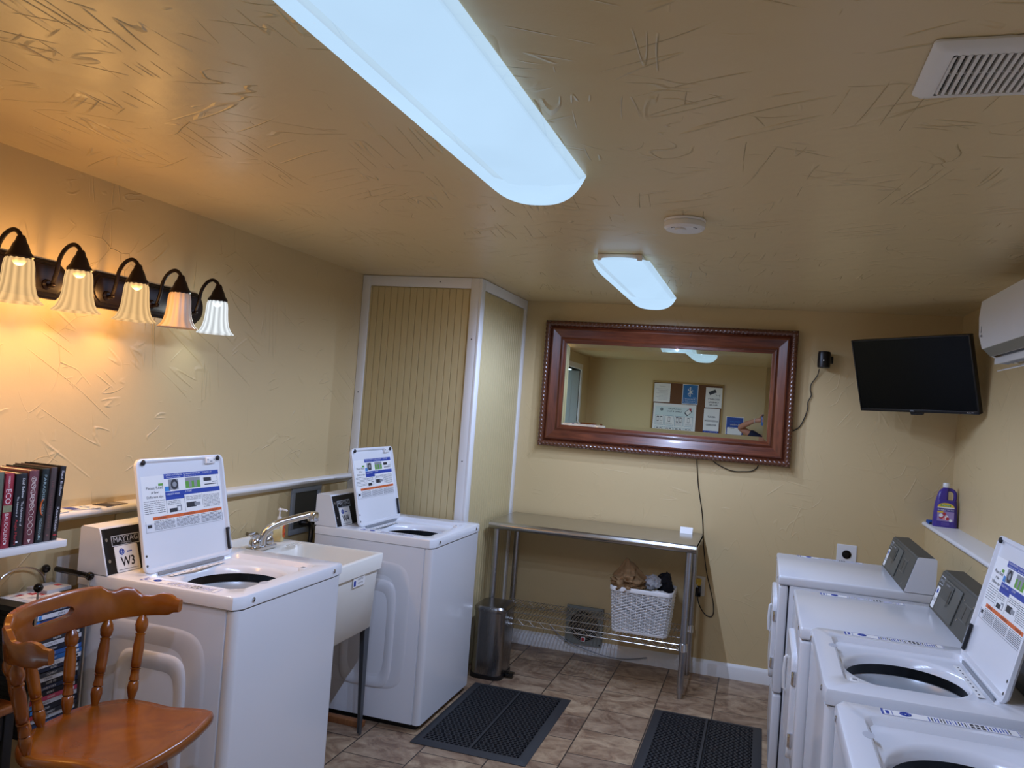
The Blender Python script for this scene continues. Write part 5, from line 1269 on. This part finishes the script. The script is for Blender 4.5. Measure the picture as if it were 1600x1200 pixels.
def s_guide(g):
    g.box(-.255, .07, .0015, .255, .19, .0017, 4); g.text('Mobile Pay for', .026, 0, .155, .002, 1, width=.17, bold=True); g.text('Laundry & More', .026, 0, .122, .002, 1, width=.18, bold=True)
    emblem(g, .17, .15, .02, .002, 1); g.box(-.03, -.045, .0015, .03, .045, .002, 3, M=Matrix.Translation((-.18, .13, 0)) @ Matrix.Rotation(.8, 4, 'Z')); g.box(-.024, -.032, .002, .024, .032, .0023, 0, M=Matrix.Translation((-.18, .13, 0)) @ Matrix.Rotation(.8, 4, 'Z')); g.box(-.22, .155, .0015, -.19, .185, .0021, 5)
    for r in range(2):
        for c in range(4):
            x, y = -.19 + c * .127, .005 - r * .15
            g.box(x - .057, y - .065, .0017, x + .057, y + .065, .0019, 2); g.box(x - .053, y - .061, .0019, x + .053, y + .061, .0021, 0)
            for q in ((-.022, .022) if (r or c % 2) else (0,)):
                g.box(x + q - .015, y - .015, .0021, x + q + .015, y + .05, .0023, 3); g.box(x + q - .012, y - .007, .0023, x + q + .012, y + .040, .0025, 0)
            for k in range(3): g.box(x - .04, y - .03 - k * .010, .0021, x + .04, y - .027 - k * .010, .0023, 6)
    g.text('Scan to get started', .02, 0, -.235, .002, 1)
sheet('payment_guide_poster', 'large white and teal phone payment guide poster on the bulletin board', -1.155, 1.515, .56, .46, s_guide, [m_paper, m_ink, mat('teal_line', '#4f8f9c', .5), m_ink, mat('pale_teal', '#d3e2e2', .5), m_red, m_grey])
def s_review(g):
    g.box(-.105, -.13, .0015, .105, .13, .0018, 1); g.text('Leave us a', .026, 0, .07, .002, 2, width=.12); g.text('Review', .036, 0, .025, .002, 0, width=.12, bold=True); g.prism(rrect(.185, .09, .008, 3, 0, -.048), .0018, .0022, 0); g.box(.0, -.015, .0022, .07, -.010, .0025, 3)
    for k in range(14): g.box(-.095 + (k * 53 % 190) / 1000, .055 + (k * 37 % 65) / 1000, .0018, -.092 + (k * 53 % 190) / 1000, .058 + (k * 37 % 65) / 1000, .0022, 2)
    g.text('Thank you', .012, 0, -.115, .002, 0)
sheet('review_sign', 'blue LEAVE US A REVIEW sign on the wall right of the bulletin board', -.372, 1.495, .225, .275, s_review, [m_paper, mat('deep_blue', '#17439a', .3), m_lblue, m_ink], .0005)
sheet('corner_blue_sign', 'blue sign on the front wall behind the photographer\'s phone', .09, 1.58, .20, .26, s_review, [m_paper, MATS['deep_blue'], m_lblue, m_ink], .0005)
def s_rg(g): g.box(-.05, -.06, .0015, .0, .05, .002, 1); g.box(.0, -.07, .0015, .06, .06, .002, 2)
# ================================================================== PERSON (behind the camera, only seen in the mirror)
def person():
    t = thing('person', 'person in a navy t-shirt holding up a phone, seen in the mirror', 'person', (.09, -.27, 0))
    bx_, by_ = .09, -.27
    J = { 'pel': (0, 0, .93, .135, .10), 'bel': (0, .0, 1.06, .125, .095), 'che': (0, -.0, 1.22, .145, .105), 'upc': (0, 0, 1.34, .13, .09), 'nk': (0, .0, 1.42, .056, .056), 'nk2': (0, .012, 1.475, .052, .054), 'hd1': (0, .022, 1.53, .066, .082), 'hd2': (0, .012, 1.60, .076, .094), 'hd3': (0, .0, 1.67, .06, .075),
          'shR': (-.15, 0, 1.375, .062, .058), 'uaR': (-.26, .0, 1.43, .050, .048), 'elR': (-.40, .02, 1.50, .042, .042), 'faR': (-.31, .11, 1.555, .038, .038), 'wrR': (-.215, .20, 1.60, .025, .022), 'plR': (-.165, .222, 1.612, .030, .018), 'pl2R': (-.125, .230, 1.620, .030, .014),
          'shL': (.15, 0, 1.375, .062, .058), 'uaL': (.235, .02, 1.27, .048, .046), 'elL': (.27, .06, 1.16, .040, .040), 'faL': (.23, .17, 1.30, .034, .034), 'wrL': (.125, .235, 1.49, .024, .022), 'plL': (.075, .240, 1.555, .028, .018), 'pl2L': (.045, .240, 1.585, .028, .014),
          'hpR': (-.09, 0, .86, .095, .09), 'knR': (-.10, .01, .48, .056, .058), 'anR': (-.105, -.02, .09, .036, .038), 'ftR': (-.11, .10, .03, .038, .025), 'hpL': (.09, 0, .86, .095, .09), 'knL': (.10, .01, .48, .056, .058), 'anL': (.105, -.02, .09, .036, .038), 'ftL': (.11, .10, .03, .038, .025)}
    E = [('pel', 'bel'), ('bel', 'che'), ('che', 'upc'), ('upc', 'nk'), ('nk', 'nk2'), ('nk2', 'hd1'), ('hd1', 'hd2'), ('hd2', 'hd3'), ('upc', 'shR'), ('shR', 'uaR'), ('uaR', 'elR'), ('elR', 'faR'), ('faR', 'wrR'), ('wrR', 'plR'), ('plR', 'pl2R'), ('upc', 'shL'), ('shL', 'uaL'), ('uaL', 'elL'), ('elL', 'faL'), ('faL', 'wrL'), ('wrL', 'plL'), ('plL', 'pl2L'), ('pel', 'hpR'), ('hpR', 'knR'), ('knR', 'anR'), ('anR', 'ftR'), ('pel', 'hpL'), ('hpL', 'knL'), ('knL', 'anL'), ('anL', 'ftL')]
    def skin(name, J, E, root, m_, parent, grow=0, sub=2):
        me = bpy.data.meshes.new(name); ks = list(J); me.from_pydata([J[k][:3] for k in ks], [(ks.index(a), ks.index(b)) for a, b in E], [])
        o = bpy.data.objects.new(name, me); COL.objects.link(o); o.parent = parent
        md = o.modifiers.new('skin', 'SKIN'); md.use_smooth_shade = True
        if not me.skin_vertices:
            bm = bmesh.new(); bm.from_mesh(me); bm.verts.layers.skin.verify(); bm.to_mesh(me); bm.free()
        for i, k in enumerate(ks):
            sv = me.skin_vertices[0].data[i]; sv.radius = (J[k][3] + grow, J[k][4] + grow); sv.use_root = (k == root)
        s_ = o.modifiers.new('sub', 'SUBSURF'); s_.levels = sub; s_.render_levels = sub; me.materials.append(m_); return o
    body = skin('body', J, E, 'pel', m_skin, t)
    K = {k: J[k] for k in ('pel', 'bel', 'che', 'upc', 'shR', 'shL')}; K['sl'] = (-.29, .0, 1.445, .052, .050); K['slL'] = (.245, .03, 1.24, .05, .048); K['nk0'] = (0, 0, 1.39, .07, .065)
    skin('t_shirt', K, [('pel', 'bel'), ('bel', 'che'), ('che', 'upc'), ('upc', 'nk0'), ('upc', 'shR'), ('shR', 'sl'), ('upc', 'shL'), ('shL', 'slL')], 'pel', mat('navy_tee', '#0b1230', .8), t, .016)
    K = {k: J[k] for k in ('pel', 'hpR', 'hpL')}; K['kR'] = (-.1, .01, .50, .07, .07); K['kL'] = (.1, .01, .50, .07, .07)
    skin('shorts', K, [('pel', 'hpR'), ('hpR', 'kR'), ('pel', 'hpL'), ('hpL', 'kL')], 'pel', mat('dark_shorts', '#2a2c33', .8), t, .014)
    # fingers as short chains rooted in the palm
    def finger(pts, r, nm='finger'):
        Jf = {str(i): (*p, r * (1 - .1 * i), r * (1 - .1 * i)) for i, p in enumerate(pts)}; skin(nm, Jf, [(str(i), str(i + 1)) for i in range(len(pts) - 1)], '0', m_skin, body, 0, 1)
    for k, (dz, l) in enumerate(((.030, .9), (.012, 1.0), (-.006, .95), (-.024, .75))):
        finger([(-.125, .230, 1.620 + dz), (-.098, .238, 1.630 + dz * 1.2), (-.075 - .0 * l, .244, 1.634 + dz * 1.3), (-.055, .246, 1.632 + dz * 1.3)], .0085)
    finger([(-.155, .225, 1.640), (-.140, .235, 1.672), (-.118, .242, 1.69)], .010, 'thumb')
    for k, dz in enumerate((.02, .004, -.012, -.028)):
        finger([(.045, .238, 1.585 + dz), (.018, .228, 1.590 + dz), (-.005, .226, 1.592 + dz)], .0085)
    finger([(.06, .243, 1.60), (.035, .254, 1.63), (.015, .256, 1.645)], .010, 'thumb')
    # face
    for x in (-.03, .03):
        g = G(); g.sphere((x, .088, 1.605), .012, 8, 0); g.sphere((x, .0975, 1.605), .0055, 6, 1); g.build('eye', [m_paper, m_ink], body)
    g = G(); g.loft([[(-.006, .098, 1.61), (.006, .098, 1.61), (0, .104, 1.612)], [(-.015, .094, 1.568), (.015, .094, 1.568), (0, .120, 1.573)], [(-.009, .094, 1.560), (.009, .094, 1.560), (0, .108, 1.560)]]); g.build('nose', m_skin, body)
    g = G(); g.sphere((0, .093, 1.535), .022, 8, 0, (1, .5, .32)); g.build('mouth', mat('lips', '#94524a', .5), body)
    for x in (-1, 1):
        g = G(); g.sphere((x * .080, .005, 1.598), .028, 8, 0, (.35, .65, 1)); g.build('ear', m_skin, body)
    g = G(); vs = []; g.sphere((0, -.012, 1.645), .098, 14, 0, (.95, 1.1, .82)); g.v = [p for p in g.v]
    g.v = [(x, (min(y, .062) if z < 1.65 else y), max(z, 1.60 if y > .02 else 1.53)) for x, y, z in g.v]; g.build('hair', mat('dark_hair', '#2a1d16', .7), t, ang=80)
    g = G(); g.tube([(-.205 + .026 * cos(a) * .5, .208 + .0 + .022 * cos(a) * -.6, 1.603 + .027 * sin(a)) for a in [2 * pi * k / 16 for k in range(16)]], .005, 6, 0, True); g.build('bracelet', m_ltgrey, t)
person()
g = G(); g.box(-.045, -.042, 1.55, .040, -.034, 1.69, 0, r=.004); g.box(-.040, -.034, 1.65, -.01, -.0325, 1.685, 1, r=.0005); g.cyl((-.02, -.0335, 1.668), (-.02, -.0315, 1.668), .007, n=14, mi=2)
tag(g.build('phone', [mat('blue_phone', '#4c6ea8', .3), m_black, m_blackg]), 'blue phone held up by the person, seen in the mirror', 'phone')
